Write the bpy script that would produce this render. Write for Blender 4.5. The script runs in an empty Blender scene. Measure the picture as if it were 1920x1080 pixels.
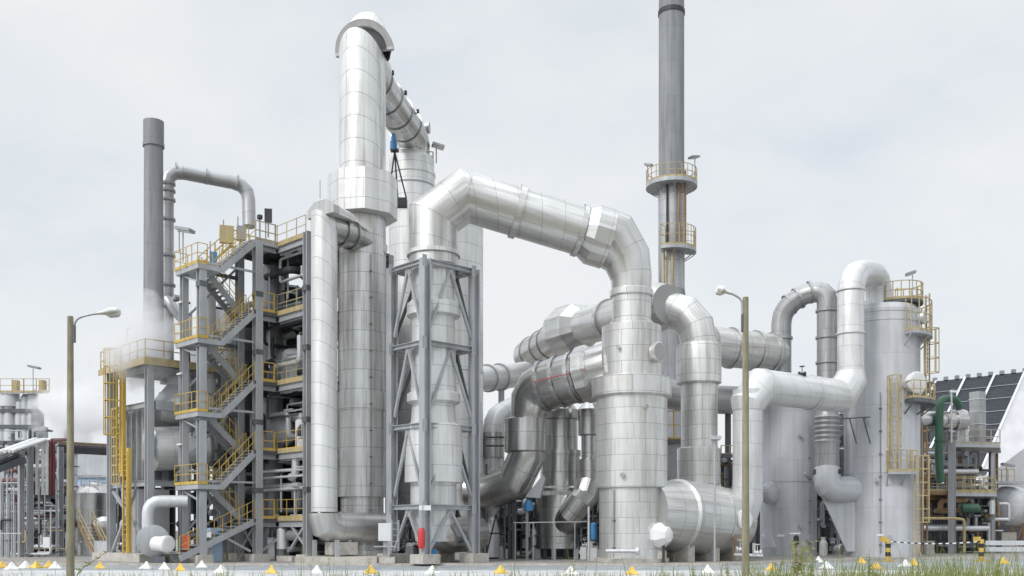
import bpy, math, random
from mathutils import Vector, Matrix
random.seed(7)
R = math.radians
S = bpy.context.scene
COL = S.collection
F, CX, HY, CH = 1866.7, 960.0, 994.0, 1.9
Z = Vector((0, 0, 1))

def at(px, py, Y):
    return Vector(((px - CX) * Y / F, Y, CH + (HY - py) * Y / F))
def gp(px, Y, z=0.0):
    return Vector(((px - CX) * Y / F, Y, z))
def zz(py, Y):
    return CH + (HY - py) * Y / F
def mm(px, Y):
    return px * Y / F

# ------------------------------------------------------------------ materials
MATS = {}
def _new(name):
    m = bpy.data.materials.new(name); m.use_nodes = True
    nt = m.node_tree; b = nt.nodes['Principled BSDF']
    MATS[name] = m
    return m, nt, b
def N(nt, t, **kw):
    n = nt.nodes.new(t)
    for k, v in kw.items():
        if k in n.inputs: n.inputs[k].default_value = v
        else: setattr(n, k, v)
    return n
def mixc(nt, a, b, fac=None, mode='MIX', f=0.5):
    n = nt.nodes.new('ShaderNodeMix'); n.data_type = 'RGBA'; n.blend_type = mode
    n.inputs[0].default_value = f
    if fac is not None: nt.links.new(fac, n.inputs[0])
    for s, i in ((a, 6), (b, 7)):
        if isinstance(s, (tuple, list)): n.inputs[i].default_value = (*s[:3], 1)
        else: nt.links.new(s, n.inputs[i])
    return n.outputs[2]
def ramp(nt, src, stops):
    n = nt.nodes.new('ShaderNodeValToRGB')
    e = n.color_ramp.elements
    while len(e) < len(stops): e.new(0.5)
    for i, (p, c) in enumerate(stops):
        e[i].position = p; e[i].color = (*c, 1) if len(c) == 3 else c
    nt.links.new(src, n.inputs[0])
    return n.outputs[0]
def g(v): return (v, v, v)

def paint(name, col, rough=0.5, metal=0.0, var=0.18, scale=1.2, bump=0.0, streak=True, col2=None):
    """painted or bare surface with blotches and vertical weather streaks"""
    m, nt, b = _new(name)
    tc = N(nt, 'ShaderNodeTexCoord')
    mp = N(nt, 'ShaderNodeMapping'); mp.inputs['Scale'].default_value = (1, 1, 0.16 if streak else 1)
    nt.links.new(tc.outputs['Object'], mp.inputs[0])
    n1 = N(nt, 'ShaderNodeTexNoise', Scale=scale * 2.2, Detail=6.0, Roughness=0.65)
    nt.links.new(mp.outputs[0], n1.inputs['Vector'])
    n2 = N(nt, 'ShaderNodeTexNoise', Scale=scale * 0.45, Detail=3.0)
    nt.links.new(tc.outputs['Object'], n2.inputs['Vector'])
    lo = tuple(c * (1 - var) for c in col); hi = tuple(min(1, c * (1 + var * 0.6)) for c in col)
    if col2: lo = col2
    c1 = ramp(nt, n1.outputs['Fac'], [(0.3, lo), (0.62, hi)])
    c2 = ramp(nt, n2.outputs['Fac'], [(0.3, g(0.86)), (0.7, g(1.05))])
    nt.links.new(mixc(nt, c1, c2, None, 'MULTIPLY', 1.0), b.inputs['Base Color'])
    b.inputs['Metallic'].default_value = metal
    rr = ramp(nt, n1.outputs['Fac'], [(0.3, g(min(1, rough + 0.1))), (0.7, g(max(0.05, rough - 0.08)))])
    nt.links.new(rr, b.inputs['Roughness'])
    if bump:
        bn = N(nt, 'ShaderNodeBump', Strength=bump, Distance=0.02)
        n3 = N(nt, 'ShaderNodeTexNoise', Scale=14.0, Detail=5.0)
        nt.links.new(tc.outputs['Object'], n3.inputs['Vector'])
        nt.links.new(n3.outputs['Fac'], bn.inputs['Height']); nt.links.new(bn.outputs[0], b.inputs['Normal'])
    return m

def clad(name, col, metal, rough, pw, ph, seam=0.55, var=0.1, streak=0.3, wob=0.25):
    """sheet metal cladding: panel seams in metres along the surface (UV), streaks and slight dents"""
    m, nt, b = _new(name)
    uv = N(nt, 'ShaderNodeUVMap'); uv.uv_map = 'UVMap'
    br = N(nt, 'ShaderNodeTexBrick', Scale=1.0)
    br.inputs['Color1'].default_value = (*g(1 - var), 1); br.inputs['Color2'].default_value = (*g(1.0), 1)
    br.inputs['Mortar'].default_value = (*g(seam), 1)
    br.inputs['Mortar Size'].default_value = 0.017; br.inputs['Mortar Smooth'].default_value = 0.15
    br.inputs['Brick Width'].default_value = pw; br.inputs['Row Height'].default_value = ph
    br.offset = 0.37
    nt.links.new(uv.outputs[0], br.inputs['Vector'])
    mp = N(nt, 'ShaderNodeMapping'); mp.inputs['Scale'].default_value = (1.7, 0.1, 1)
    nt.links.new(uv.outputs[0], mp.inputs[0])
    tc = N(nt, 'ShaderNodeTexCoord')
    oi = N(nt, 'ShaderNodeObjectInfo')
    va = N(nt, 'ShaderNodeVectorMath', operation='ADD')
    nt.links.new(mp.outputs[0], va.inputs[0]); nt.links.new(oi.outputs['Location'], va.inputs[1])
    st = N(nt, 'ShaderNodeTexNoise', Scale=1.3, Detail=6.0, Roughness=0.7)
    nt.links.new(va.outputs[0], st.inputs['Vector'])
    sc = ramp(nt, st.outputs['Fac'], [(0.34, (1 - streak, 1 - streak * 1.08, 1 - streak * 1.18)), (0.55, g(1.0))])
    c = mixc(nt, col, br.outputs['Color'], None, 'MULTIPLY', 1.0)
    c = mixc(nt, c, sc, None, 'MULTIPLY', 1.0)
    bl = N(nt, 'ShaderNodeTexNoise', Scale=0.5, Detail=4.0)
    nt.links.new(tc.outputs['Object'], bl.inputs['Vector'])
    c = mixc(nt, c, ramp(nt, bl.outputs['Fac'], [(0.35, (0.88, 0.88, 0.87)), (0.65, g(1.0))]), None, 'MULTIPLY', 1.0)
    nt.links.new(c, b.inputs['Base Color'])
    b.inputs['Metallic'].default_value = metal
    rr = ramp(nt, st.outputs['Fac'], [(0.3, g(min(1, rough + 0.14))), (0.65, g(rough))])
    nt.links.new(rr, b.inputs['Roughness'])
    wn = N(nt, 'ShaderNodeTexNoise', Scale=1.4, Detail=2.0)
    mp2 = N(nt, 'ShaderNodeMapping'); mp2.inputs['Scale'].default_value = (1.2, 0.5, 1)
    nt.links.new(uv.outputs[0], mp2.inputs[0]); nt.links.new(mp2.outputs[0], wn.inputs['Vector'])
    b1 = N(nt, 'ShaderNodeBump', Strength=wob, Distance=0.12)
    nt.links.new(wn.outputs['Fac'], b1.inputs['Height'])
    b2 = N(nt, 'ShaderNodeBump', Strength=0.5, Distance=0.012); b2.invert = True
    nt.links.new(br.outputs['Fac'], b2.inputs['Height']); nt.links.new(b1.outputs[0], b2.inputs['Normal'])
    nt.links.new(b2.outputs[0], b.inputs['Normal'])
    return m

clad('clad_light', (0.83, 0.835, 0.84), 0.42, 0.4, 3.1, 1.08, seam=0.6, var=0.05, streak=0.2, wob=0.12)
clad('clad_main', (0.82, 0.825, 0.825), 0.52, 0.38, 3.4, 1.1, seam=0.55, var=0.06, streak=0.42, wob=0.14)
clad('clad_fine', (0.8, 0.8, 0.79), 0.65, 0.34, 1.7, 0.86, seam=0.6, var=0.05, streak=0.3, wob=0.12)
clad('clad_steel', (0.68, 0.68, 0.68), 1.0, 0.25, 2.6, 1.1, seam=0.55, var=0.06, streak=0.35, wob=0.14)
clad('clad_duct', (0.76, 0.76, 0.755), 0.75, 0.34, 3.2, 1.3, seam=0.62, var=0.05, streak=0.32, wob=0.14)
clad('clad_white', (0.82, 0.825, 0.835), 0.45, 0.4, 3.0, 1.3, seam=0.7, var=0.04, streak=0.2, wob=0.1)
clad('clad_grey', (0.5, 0.505, 0.52), 0.6, 0.4, 3.0, 1.4, seam=0.65, var=0.05, streak=0.3, wob=0.1)
clad('tank_paint', (0.6, 0.61, 0.645), 0.08, 0.45, 3.2, 3.4, seam=0.8, var=0.03, streak=0.16, wob=0.03)
clad('stack_grey', (0.31, 0.32, 0.345), 0.0, 0.65, 7.0, 3.2, seam=0.82, var=0.07, streak=0.28, wob=0.05)
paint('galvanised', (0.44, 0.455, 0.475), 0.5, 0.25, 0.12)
paint('galvanised_dark', (0.13, 0.14, 0.155), 0.55, 0.2, 0.2)  # darker copy of galvanised; also puts shade into rear and inner steelwork
paint('deck_steel', (0.1, 0.105, 0.115), 0.6, 0.2, 0.2)  # darkened so the tower interior reads as shade
paint('yellow', (0.56, 0.39, 0.09), 0.5, 0.0, 0.22)
paint('yellow_pale', (0.46, 0.37, 0.2), 0.6, 0.0, 0.25)
paint('rail_grey', (0.4, 0.36, 0.28), 0.5, 0.1, 0.2)
paint('rust_steel', (0.3, 0.2, 0.12), 0.8, 0.0, 0.3)
paint('pipe_light', (0.66, 0.67, 0.69), 0.42, 0.4, 0.12)
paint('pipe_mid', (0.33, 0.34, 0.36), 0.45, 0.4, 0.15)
paint('pipe_dark', (0.05, 0.052, 0.06), 0.55, 0.1, 0.2)  # blackened so interiors and gaps read as shade; also plain dark parts
paint('red_dark', (0.14, 0.04, 0.045), 0.5, 0.0, 0.2)
paint('red', (0.6, 0.05, 0.05), 0.4)
paint('orange_red', (0.6, 0.12, 0.05), 0.45)
paint('green', (0.04, 0.115, 0.07), 0.45, 0.0, 0.15)
paint('blue', (0.05, 0.22, 0.45), 0.4)
paint('blue_pale', (0.4, 0.55, 0.75), 0.5)
paint('white', (0.8, 0.8, 0.8), 0.5, 0.0, 0.08)
paint('black', (0.02, 0.02, 0.022), 0.6)
paint('concrete', (0.5, 0.47, 0.43), 0.9, 0, 0.2, 1.5, 0.3, streak=False)
paint('concrete_lip', (0.5, 0.5, 0.5), 0.6, 0.2, 0.15)
paint('concrete_post', (0.3, 0.28, 0.2), 0.9, 0, 0.3, 3.0, 0.3)
paint('apron_concrete', (0.3, 0.285, 0.265), 0.9, 0, 0.35, 0.7, 0.2, streak=False)
paint('asphalt', (0.31, 0.335, 0.35), 0.85, 0, 0.3, 0.5, 0.3, streak=False)
paint('pavement_light', (0.55, 0.55, 0.56), 0.85, 0, 0.22, 0.35, 0.3, streak=False)
paint('soil', (0.16, 0.15, 0.1), 0.95, 0, 0.3, 0.4, 0.4, streak=False)
paint('cone_white', (0.8, 0.8, 0.78), 0.6, 0, 0.25, 5, streak=False)
paint('cone_yellow', (0.74, 0.5, 0.1), 0.6, 0, 0.3, 5, streak=False)
paint('leaf', (0.26, 0.31, 0.09), 0.6, 0, 0.4, 6, streak=False)
paint('leaf_pale', (0.42, 0.42, 0.18), 0.6, 0, 0.4, 6, streak=False)
for _n in ('leaf', 'leaf_pale'):
    _m = MATS[_n]; _t = _m.node_tree; _b = _t.nodes['Principled BSDF']; _o = _t.nodes['Material Output']
    _tr = N(_t, 'ShaderNodeBsdfTranslucent'); _mx = N(_t, 'ShaderNodeMixShader'); _mx.inputs[0].default_value = .4
    _src = _b.inputs['Base Color'].links[0].from_socket; _t.links.new(_src, _tr.inputs['Color'])
    _t.links.new(_b.outputs[0], _mx.inputs[1]); _t.links.new(_tr.outputs[0], _mx.inputs[2]); _t.links.new(_mx.outputs[0], _o.inputs['Surface'])
paint('far_wall', (0.5, 0.51, 0.54), 0.8, 0, 0.12)
paint('far_white', (0.58, 0.58, 0.6), 0.7, 0, 0.04)
paint('lens', (0.75, 0.75, 0.73), 0.2)

# dark sloping glazed roof with fine courses
m_, nt_, b_ = _new('roof_dark')
tc_ = N(nt_, 'ShaderNodeTexCoord'); br_ = N(nt_, 'ShaderNodeTexBrick', Scale=1.0)
br_.inputs['Color1'].default_value = (0.036, 0.039, 0.047, 1); br_.inputs['Color2'].default_value = (0.046, 0.05, 0.06, 1)
br_.inputs['Mortar'].default_value = (0.075, 0.08, 0.09, 1); br_.inputs['Brick Width'].default_value = 1.4
br_.inputs['Row Height'].default_value = 0.5; br_.inputs['Mortar Size'].default_value = 0.03
uv_ = N(nt_, 'ShaderNodeUVMap'); uv_.uv_map = 'UVMap'
nt_.links.new(uv_.outputs[0], br_.inputs['Vector']); nt_.links.new(br_.outputs['Color'], b_.inputs['Base Color'])
b_.inputs['Roughness'].default_value = 0.85; b_.inputs['Specular IOR Level'].default_value = 0.25

# ------------------------------------------------------------------ mesh builder
class MB:
    def __init__(s): s.v = []; s.f = []; s.uv = []
    def face(s, idx, uvs=None):
        s.f.append(tuple(idx)); s.uv.append(uvs or [(0, 0)] * len(idx))
    def hexa(s, c8):
        o = len(s.v); s.v += [Vector(c) for c in c8]
        for q in ((0, 3, 2, 1), (4, 5, 6, 7), (0, 1, 5, 4), (1, 2, 6, 5), (2, 3, 7, 6), (3, 0, 4, 7)):
            p = [s.v[o + i] for i in q]; w = (p[1] - p[0]).length; h = (p[3] - p[0]).length
            s.face([o + i for i in q], [(0, 0), (w, 0), (w, h), (0, h)])
        return s
    def box(s, c, dx, dy, dz, ang=0.0):
        """centre of the base, size, turn about z"""
        c = Vector(c); ca, sa = math.cos(ang), math.sin(ang); out = []
        for z in (0, dz):
            for x, y in ((-1, -1), (1, -1), (1, 1), (-1, 1)):
                X, Y = x * dx / 2, y * dy / 2
                out.append(c + Vector((X * ca - Y * sa, X * sa + Y * ca, z)))
        return s.hexa(out)
    def bar(s, p, q, w, h=None, up=Z):
        h = h or w; p = Vector(p); q = Vector(q); d = (q - p).normalized()
        if abs(d.dot(up)) > 0.98: up = Vector((0.707, 0.707, 0))
        sd = d.cross(up).normalized(); u2 = sd.cross(d)
        a = sd * w / 2; b = u2 * h / 2
        return s.hexa([p - a - b, p + a - b, p + a + b, p - a + b, q - a - b, q + a - b, q + a + b, q - a + b])
    def hsec(s, p, q, w, h, t=0.045, up=Z):
        """H-section: two flanges and a web"""
        p = Vector(p); q = Vector(q); d = (q - p).normalized()
        if abs(d.dot(up)) > 0.98: up = Vector((0.707, 0.707, 0))
        sd = d.cross(up).normalized(); u2 = sd.cross(d)
        o = u2 * (h / 2 - t / 2)
        s.bar(p + o, q + o, w, t, up); s.bar(p - o, q - o, w, t, up)
        return s.bar(p, q, t, h - 2 * t, up)
    def sweep(s, pts, r, n=36, cap=True, n0=None, n1=None, v0=0.0, phase=0.0):
        """mitred pipe through pts; r a number or one per point; n0/n1 override the end planes"""
        pts = [Vector(p) for p in pts]; k = len(pts)
        rs = r if isinstance(r, (list, tuple)) else [r] * k
        ds = [(pts[i + 1] - pts[i]).normalized() for i in range(k - 1)]
        a = Vector((0, 0, 1)) if abs(ds[0].z) < 0.9 else Vector((0, 1, 0))
        e1 = (a - ds[0] * a.dot(ds[0])).normalized(); e2 = ds[0].cross(e1)
        o = len(s.v); L = v0; rref = max(rs)
        for i in range(k):
            d = ds[min(i, k - 2)] if i == 0 else ds[i - 1]
            if i == 0: nb = Vector(n0).normalized() if n0 else d
            elif i == k - 1: nb = Vector(n1).normalized() if n1 else d
            else: nb = (ds[i - 1] + ds[i]).normalized()
            if i > 0: L += (pts[i] - pts[i - 1]).length
            for j in range(n):
                t = 2 * math.pi * j / n + phase
                of = (e1 * math.cos(t) + e2 * math.sin(t)) * rs[i]
                s.v.append(pts[i] + of - d * (of.dot(nb) / d.dot(nb)))
            if 0 < i < k - 1:       # carry the frame round the bend
                q = ds[i - 1].rotation_difference(ds[i]); e1 = q @ e1; e2 = q @ e2
        L = v0
        for i in range(k - 1):
            L1 = L + (pts[i + 1] - pts[i]).length
            for j in range(n):
                j2 = (j + 1) % n; u0 = j / n * 2 * math.pi * rref; u1 = (j + 1) / n * 2 * math.pi * rref
                s.face((o + i * n + j, o + i * n + j2, o + (i + 1) * n + j2, o + (i + 1) * n + j),
                       [(u0, L), (u1, L), (u1, L1), (u0, L1)])
            L = L1
        if cap:
            for i, rev in ((0, True), (k - 1, False)):
                ix = [o + i * n + j for j in range(n)]
                if rev: ix.reverse()
                s.face(ix, [(s.v[q].x, s.v[q].z) for q in ix])
        return s
    def rev(s, p, d, prof, n=48, phase=0.0):
        """solid of revolution about p + t d; prof [(t, r)]"""
        p = Vector(p); d = Vector(d).normalized()
        a = Vector((0, 0, 1)) if abs(d.z) < 0.9 else Vector((0, 1, 0))
        e1 = (a - d * a.dot(d)).normalized(); e2 = d.cross(e1)
        o = len(s.v); rref = max(r for t, r in prof); L = 0; Ls = []
        for i, (t, r) in enumerate(prof):
            if i: L += math.hypot(t - prof[i - 1][0], r - prof[i - 1][1])
            Ls.append(L if abs(r - (prof[i - 1][1] if i else r)) > 1e-6 and False else t)
            for j in range(n):
                a_ = 2 * math.pi * j / n + phase
                s.v.append(p + d * t + (e1 * math.cos(a_) + e2 * math.sin(a_)) * max(r, 1e-4))
        for i in range(len(prof) - 1):
            for j in range(n):
                j2 = (j + 1) % n; u0 = j / n * 2 * math.pi * rref; u1 = (j + 1) / n * 2 * math.pi * rref
                s.face((o + i * n + j, o + i * n + j2, o + (i + 1) * n + j2, o + (i + 1) * n + j),
                       [(u0, Ls[i]), (u1, Ls[i]), (u1, Ls[i + 1]), (u0, Ls[i + 1])])
        s.face([o + j for j in range(n)][::-1])
        s.face([o + (len(prof) - 1) * n + j for j in range(n)])
        return s
    def rod(s, p, q, r=0.03, n=6): return s.sweep([p, q], r, n)
    def prism(s, poly, off):
        """flat polygon given in 3-D, pulled by the vector off"""
        o = len(s.v); k = len(poly); off = Vector(off)
        s.v += [Vector(p) for p in poly] + [Vector(p) + off for p in poly]
        s.face(range(o, o + k), [(p[0], p[1]) for p in poly]); s.face(list(range(o + k, o + 2 * k))[::-1], [(p[0], p[1]) for p in poly][::-1])
        for i in range(k):
            j = (i + 1) % k; w = (Vector(poly[j]) - Vector(poly[i])).length
            s.face((o + j, o + i, o + k + i, o + k + j), [(w, 0), (0, 0), (0, off.length), (w, off.length)])
        return s
    def build(s, name, mat, parent=None, loc=None, sharp=24, smooth=True):
        loc = Vector(loc) if loc is not None else (ROOT[parent] if parent else Vector((0, 0, 0)))
        me = bpy.data.meshes.new(name)
        me.from_pydata([tuple(v - loc) for v in s.v], [], s.f)
        ul = me.uv_layers.new(name='UVMap'); i = 0
        flat = [0.0] * (2 * len(me.loops))
        for u in s.uv:
            for (a, b) in u: flat[i] = a; flat[i + 1] = b; i += 2
        ul.data.foreach_set('uv', flat)
        me.materials.append(MATS[mat])
        if smooth:
            me.polygons.foreach_set('use_smooth', [True] * len(me.polygons))
            me.set_sharp_from_angle(angle=R(sharp))
        me.update()
        o = bpy.data.objects.new(name, me); COL.objects.link(o)
        if parent: o.parent = parent
        else: o.location = loc
        ROOT[o] = loc
        return o

ROOT = {}
def tag(o, label=None, cat=None, group=None, kind=None):
    if label: o['label'] = label
    if cat: o['category'] = cat
    if group: o['group'] = group
    if kind: o['kind'] = kind
    return o
def thing(name, label, cat, loc, group=None):
    o = bpy.data.objects.new(name, None); COL.objects.link(o)
    o.empty_display_size = 0.3; o.location = loc; ROOT[o] = Vector(loc)
    return tag(o, label, cat, group)
def copy_tree(o, loc, label=None):
    c = o.copy(); COL.objects.link(c); c.location = loc
    if label: c['label'] = label
    def kids(src, dst):
        for ch in list(src.children):
            k = ch.copy(); COL.objects.link(k); k.parent = dst; kids(ch, k)
    kids(o, c)
    return c
def rnd(pts, cut, k=2):
    """cut each inner corner and set k straight pieces round it"""
    pts = [Vector(p) for p in pts]; out = [pts[0]]
    for i in range(1, len(pts) - 1):
        p = pts[i]; a = pts[i - 1] - p; b = pts[i + 1] - p
        c = min(cut[i - 1] if isinstance(cut, (list, tuple)) else cut, a.length * 0.49 if i > 1 else a.length * 0.95, b.length * 0.49 if i < len(pts) - 2 else b.length * 0.95)
        A = p + a.normalized() * c; B = p + b.normalized() * c
        for j in range(k + 1):
            t = j / k
            out.append(A * (1 - t) ** 2 + p * 2 * t * (1 - t) + B * t * t)
    out.append(pts[-1]); return out

# shared pieces ---------------------------------------------------------------
def ring(parent, p, d, r, w, mat='clad_duct', name='flange', n=40, lip=0.0):
    d = Vector(d).normalized(); p = Vector(p)
    return MB().rev(p - d * w / 2, d, [(0, r), (w, r)], n).build(name, mat, parent)
def collar(parent, p, q, r, rin, mat='clad_duct', n=12, taper=0.35, name='collar'):
    """boxed sleeve over a joint: a coarse polygon with bevelled ends"""
    p = Vector(p); q = Vector(q); L = (q - p).length
    return MB().rev(p, q - p, [(0, rin), (taper, r), (L - taper, r), (L, rin)], n, phase=math.pi / n).build(name, mat, parent, sharp=10)
def pcol(parent, cx, Y, prof, mat, name='shell', n=56, cy=None):
    """standing cylinder from a pixel outline [(py, half width)] at depth Y"""
    return MB().rev(gp(cx, Y), Z, [(zz(py, Y), mm(r, Y)) for py, r in prof], n).build(name, mat, parent)
def railing_mb(mb, pts, h=1.1, step=1.3, r=0.03, toe=False):
    for i in range(len(pts) - 1):
        p, q = Vector(pts[i]), Vector(pts[i + 1]); L = (q - p).length
        if L < 0.05: continue
        k = max(1, round(L / step))
        for j in range(k + (1 if i == len(pts) - 2 else 0)):
            a = p.lerp(q, j / k); mb.bar(a, a + Z * h, r * 1.9, r * 1.9)
        for f in (1.0, 0.52):
            mb.bar(p + Z * h * f, q + Z * h * f, r * 1.7, r * 1.7)
        if toe: mb.bar(p + Z * 0.09, q + Z * 0.09, 0.02, 0.16)
    return mb
def railing(parent, pts, mat='yellow', h=1.1, step=1.3, r=0.03, toe=True, name='railing'):
    return railing_mb(MB(), pts, h, step, r, toe).build(name, mat, parent, smooth=False)
def ladder(parent, p, q, out, w=0.5, mat='yellow', cage=None, name='ladder', r=0.035):
    p, q, out = Vector(p), Vector(q), Vector(out).normalized()
    sd = (q - p).normalized().cross(out); mb = MB()
    for s in (-1, 1): mb.bar(p + sd * s * w / 2, q + sd * s * w / 2, r * 2, r * 2)
    k = int((q - p).length / 0.3)
    for i in range(k):
        a = p.lerp(q, (i + 0.5) / k); mb.bar(a - sd * w / 2, a + sd * w / 2, 0.03, 0.03)
    o = mb.build(name, mat, parent, smooth=False)
    if cage:
        z0 = cage; mb = MB(); L = (q - p).length; dz = (q - p).normalized()
        k = int((L - z0) / 0.85); R_ = 0.42
        for i in range(k + 1):
            c = p + dz * (z0 + (L - z0) * i / k)
            arc = [c + sd * R_ * math.cos(t) + out * (0.12 + 0.75 * math.sin(t)) for t in [math.pi * j / 8 for j in range(9)]]
            for j in range(8): mb.bar(arc[j], arc[j + 1], 0.05, 0.05)
        for j in (0, 2, 4, 6, 8):
            t = math.pi * j / 8; of = sd * R_ * math.cos(t) + out * (0.12 + 0.75 * math.sin(t))
            mb.bar(p + dz * z0 + of, q + of, 0.05, 0.05)
        mb.build('ladder_cage', mat, o, smooth=False)
    return o
def arc_platform(parent, c, r0, r1, z, a0, a1, rail='yellow', deck='galvanised', th=0.16, k=14, h=1.1, brackets=True, r=0.03):
    c = Vector((c[0], c[1], 0)); mb = MB()
    P = lambda rr, a, zz_: c + Vector((math.cos(R(a)) * rr, math.sin(R(a)) * rr, zz_))
    for i in range(k):
        b0, b1 = a0 + (a1 - a0) * i / k, a0 + (a1 - a0) * (i + 1) / k
        mb.hexa([P(r0, b0, z - th), P(r1, b0, z - th), P(r1, b1, z - th), P(r0, b1, z - th), P(r0, b0, z), P(r1, b0, z), P(r1, b1, z), P(r0, b1, z)])
    if brackets:
        for i in range(0, k + 1, 3):
            b = a0 + (a1 - a0) * i / k
            mb.bar(P(r0, b, z - th - 0.7), P(r1 - 0.1, b, z - th - 0.04), 0.08, 0.08)
    o = mb.build('platform', deck, parent, smooth=False)
    pts = [P(r1 - 0.05, a0 + (a1 - a0) * i / k, z) for i in range(k + 1)]
    if abs(a1 - a0) < 359: pts = [P(r0 + 0.1, a0, z)] + pts + [P(r0 + 0.1, a1, z)]
    railing(o, pts, rail, h, 1.0, r, True)
    return o
def floodlight(p, label, h=1.6, d=(-0.7, -0.7), group='floodlights on the platforms', size=0.55, mat='galvanised'):
    p = Vector(p); t = thing('floodlight', label, 'floodlight', p, group)
    MB().bar(p, p + Z * h, 0.06, 0.06).build('pole', mat, t, smooth=False)
    d = Vector((d[0], d[1], 0)).normalized(); c = p + Z * (h + 0.12) + d * 0.12
    hd = MB().bar(c - d * size * 0.5 + Z * 0.12, c + d * size * 0.5 - Z * 0.06, size * 0.75, 0.16).build('lamp_head', 'pipe_mid', t, smooth=False)
    MB().bar(c - d * size * 0.4 + Z * 0.01, c + d * size * 0.42 - Z * 0.15, size * 0.6, 0.03).build('lamp_glass', 'lens', hd, smooth=False)
    return t
def valve(mb, p, s=0.3):
    mb.rev(Vector(p) - Vector((s, 0, 0)), (1, 0, 0), [(0, s * .7), (.1, s * .7), (.1, s * .3), (s, s * .55), (2 * s - .1, s * .3), (2 * s - .1, s * .7), (2 * s, s * .7)], 12)
    mb.rod(p, Vector(p) + Z * s * 2, s * .12); mb.rev(Vector(p) + Z * s * 2, Z, [(0, s * .7), (.05, s * .7)], 14)

UU = Vector((0.7071, 0.7071, 0)); VV = Vector((-0.7071, 0.7071, 0))
AP = 0.12       # height of the plant's concrete apron

# ================================================================== SETTING
mb = MB(); o = 0
mb.v = [Vector(v) for v in ((-2500, -2500, -0.012), (2500, -2500, -0.012), (2500, 2500, -0.012), (-2500, 2500, -0.012))]; mb.face((0, 1, 2, 3))
tag(mb.build('ground', 'soil', smooth=False), kind='structure')
def sheet(name, poly, z, mat):
    b = MB(); b.v = [Vector((x, y, z)) for x, y in poly]; b.face(range(len(poly)))
    return tag(b.build(name, mat, smooth=False), kind='structure')
KERB = [(-120, 53.0), (11.2, 53.0), (25.5, 65.0), (120, 65.0)]
sheet('pavement', [(-120, 36.5), (120, 36.5), (120, 47.2), (-120, 47.2)], 0.0, 'pavement_light')
sheet('road', [(-120, 47.2)] + [(120, 47.2)] + [(120, 64.99), (25.51, 64.99), (11.21, 52.99), (-120, 52.99)], 0.004, 'asphalt')
mb = MB()
mb.prism([(x, y + 0.3, -0.01) for x, y in KERB] + [(120, 190, -0.01), (-120, 190, -0.01)], (0, 0, AP + 0.006))
tag(mb.build('plant_apron', 'apron_concrete', smooth=False), kind='structure')
mb = MB()
for i in range(3):
    a, b2 = KERB[i], KERB[i + 1]; k = max(1, int(math.hypot(b2[0] - a[0], b2[1] - a[1]) / 1.0))
    for j in range(k):
        p = Vector((*a, 0)).lerp(Vector((*b2, 0)), j / k); q = Vector((*a, 0)).lerp(Vector((*b2, 0)), (j + 0.985) / k)
        mb.bar(p + Vector((0, .145, .055)), q + Vector((0, .145, .055)), 0.28, 0.14)
tag(mb.build('kerb', 'concrete', smooth=False), kind='structure')

# ================================================================== STAIR TOWER
O = gp(378, 54.4)
def T(a, b, z=0.0): return O + UU * a + VV * b + Z * z
LV_L = [4.4, 8.35, 12.35, 16.4]; LV_R = [2.55, 6.45, 10.4, 14.4, 18.4]
tower = thing('stair_tower', 'tall grey steel frame tower with zigzag stairs and yellow railings', 'steel structure', T(0, 0))
AE = 4.67; BE = -3.24; AB = 10.4; BB = 3.2
cols = [(0, 0, 16.35, .4), (0, 2.0, 16.2, .36), (3.45, 0, 18.4, .44), (3.45, 2.0, 18.4, .4), (AE, BE, 18.5, .4), (AB, BE, 18.3, .36), (AB, BB, 18.3, .36), (7.2, BB, 18.3, .36), (7.6, -0.3, 18.2, .3)]
for a, b, z, w in cols:
    MB().hsec(T(a, b, 0.5), T(a, b, z), w, w, 0.06, VV).build('column', 'galvanised', tower, smooth=False)
    MB().box(T(a, b, AP), w * 2.3, w * 2.3, 0.42, R(45)).build('footing', 'concrete', tower, smooth=False)
def beam(a0, b0, a1, b1, z, w=0.2, h=0.3, mat='galvanised'):
    return MB().hsec(T(a0, b0, z), T(a1, b1, z), w, h, 0.03).build('beam', mat, tower, smooth=False)
# landings at the left end and flights
for i, z in enumerate(LV_L):
    l = MB().prism([T(-.35, -.25, z - .26), T(1.1, -.25, z - .26), T(1.1, 2.35, z - .26), T(-.35, 2.35, z - .26)], (0, 0, .26)).build('landing', 'galvanised', tower, smooth=False)
    railing(l, [T(.2, -.28, z), T(-.38, -.28, z), T(-.38, 2.38, z), T(.4, 2.38, z)], 'yellow', 1.1, .7, .019)
    MB().bar(T(0, .2, z - .9), T(-.1, 1.9, z - .3), .09, .09).build('brace', 'galvanised', tower, smooth=False)
for i, z in enumerate(LV_R[:4]):
    l = MB().prism([T(3.1, -.2, z - .2), T(4.75, -.2, z - .2), T(4.75, 2.35, z - .2), T(3.1, 2.35, z - .2)], (0, 0, .2)).build('landing', 'deck_steel', tower, smooth=False)
    railing(l, [T(3.66, -.2, z), T(4.4, -.2, z)], 'yellow', 1.1, .6, .03)
def flight(a0, z0, a1, z1, b0, b1, outer, inner=True):
    mb = MB()
    for b in (b0, b1): mb.bar(T(a0, b, z0 - .14), T(a1, b, z1 - .14), .05, .34)
    n = max(3, round((z1 - z0) / .2))
    for j in range(n):
        t = (j + .5) / n; a = a0 + (a1 - a0) * t; z = z0 + (z1 - z0) * (j + 1) / n - .06
        w = abs(a1 - a0) / n * .56
        mb.prism([T(a - w, b0, z), T(a + w, b0, z), T(a + w, b1, z), T(a - w, b1, z)], (0, 0, .04))
    f = mb.build('stair_flight', 'galvanised', tower, smooth=False)
    for b in ((b0, b1) if inner else (outer,)):
        railing(f, [T(a0, b, z0), T(a1, b, z1)], 'yellow', 1.05, .55, .018, False)
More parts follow.
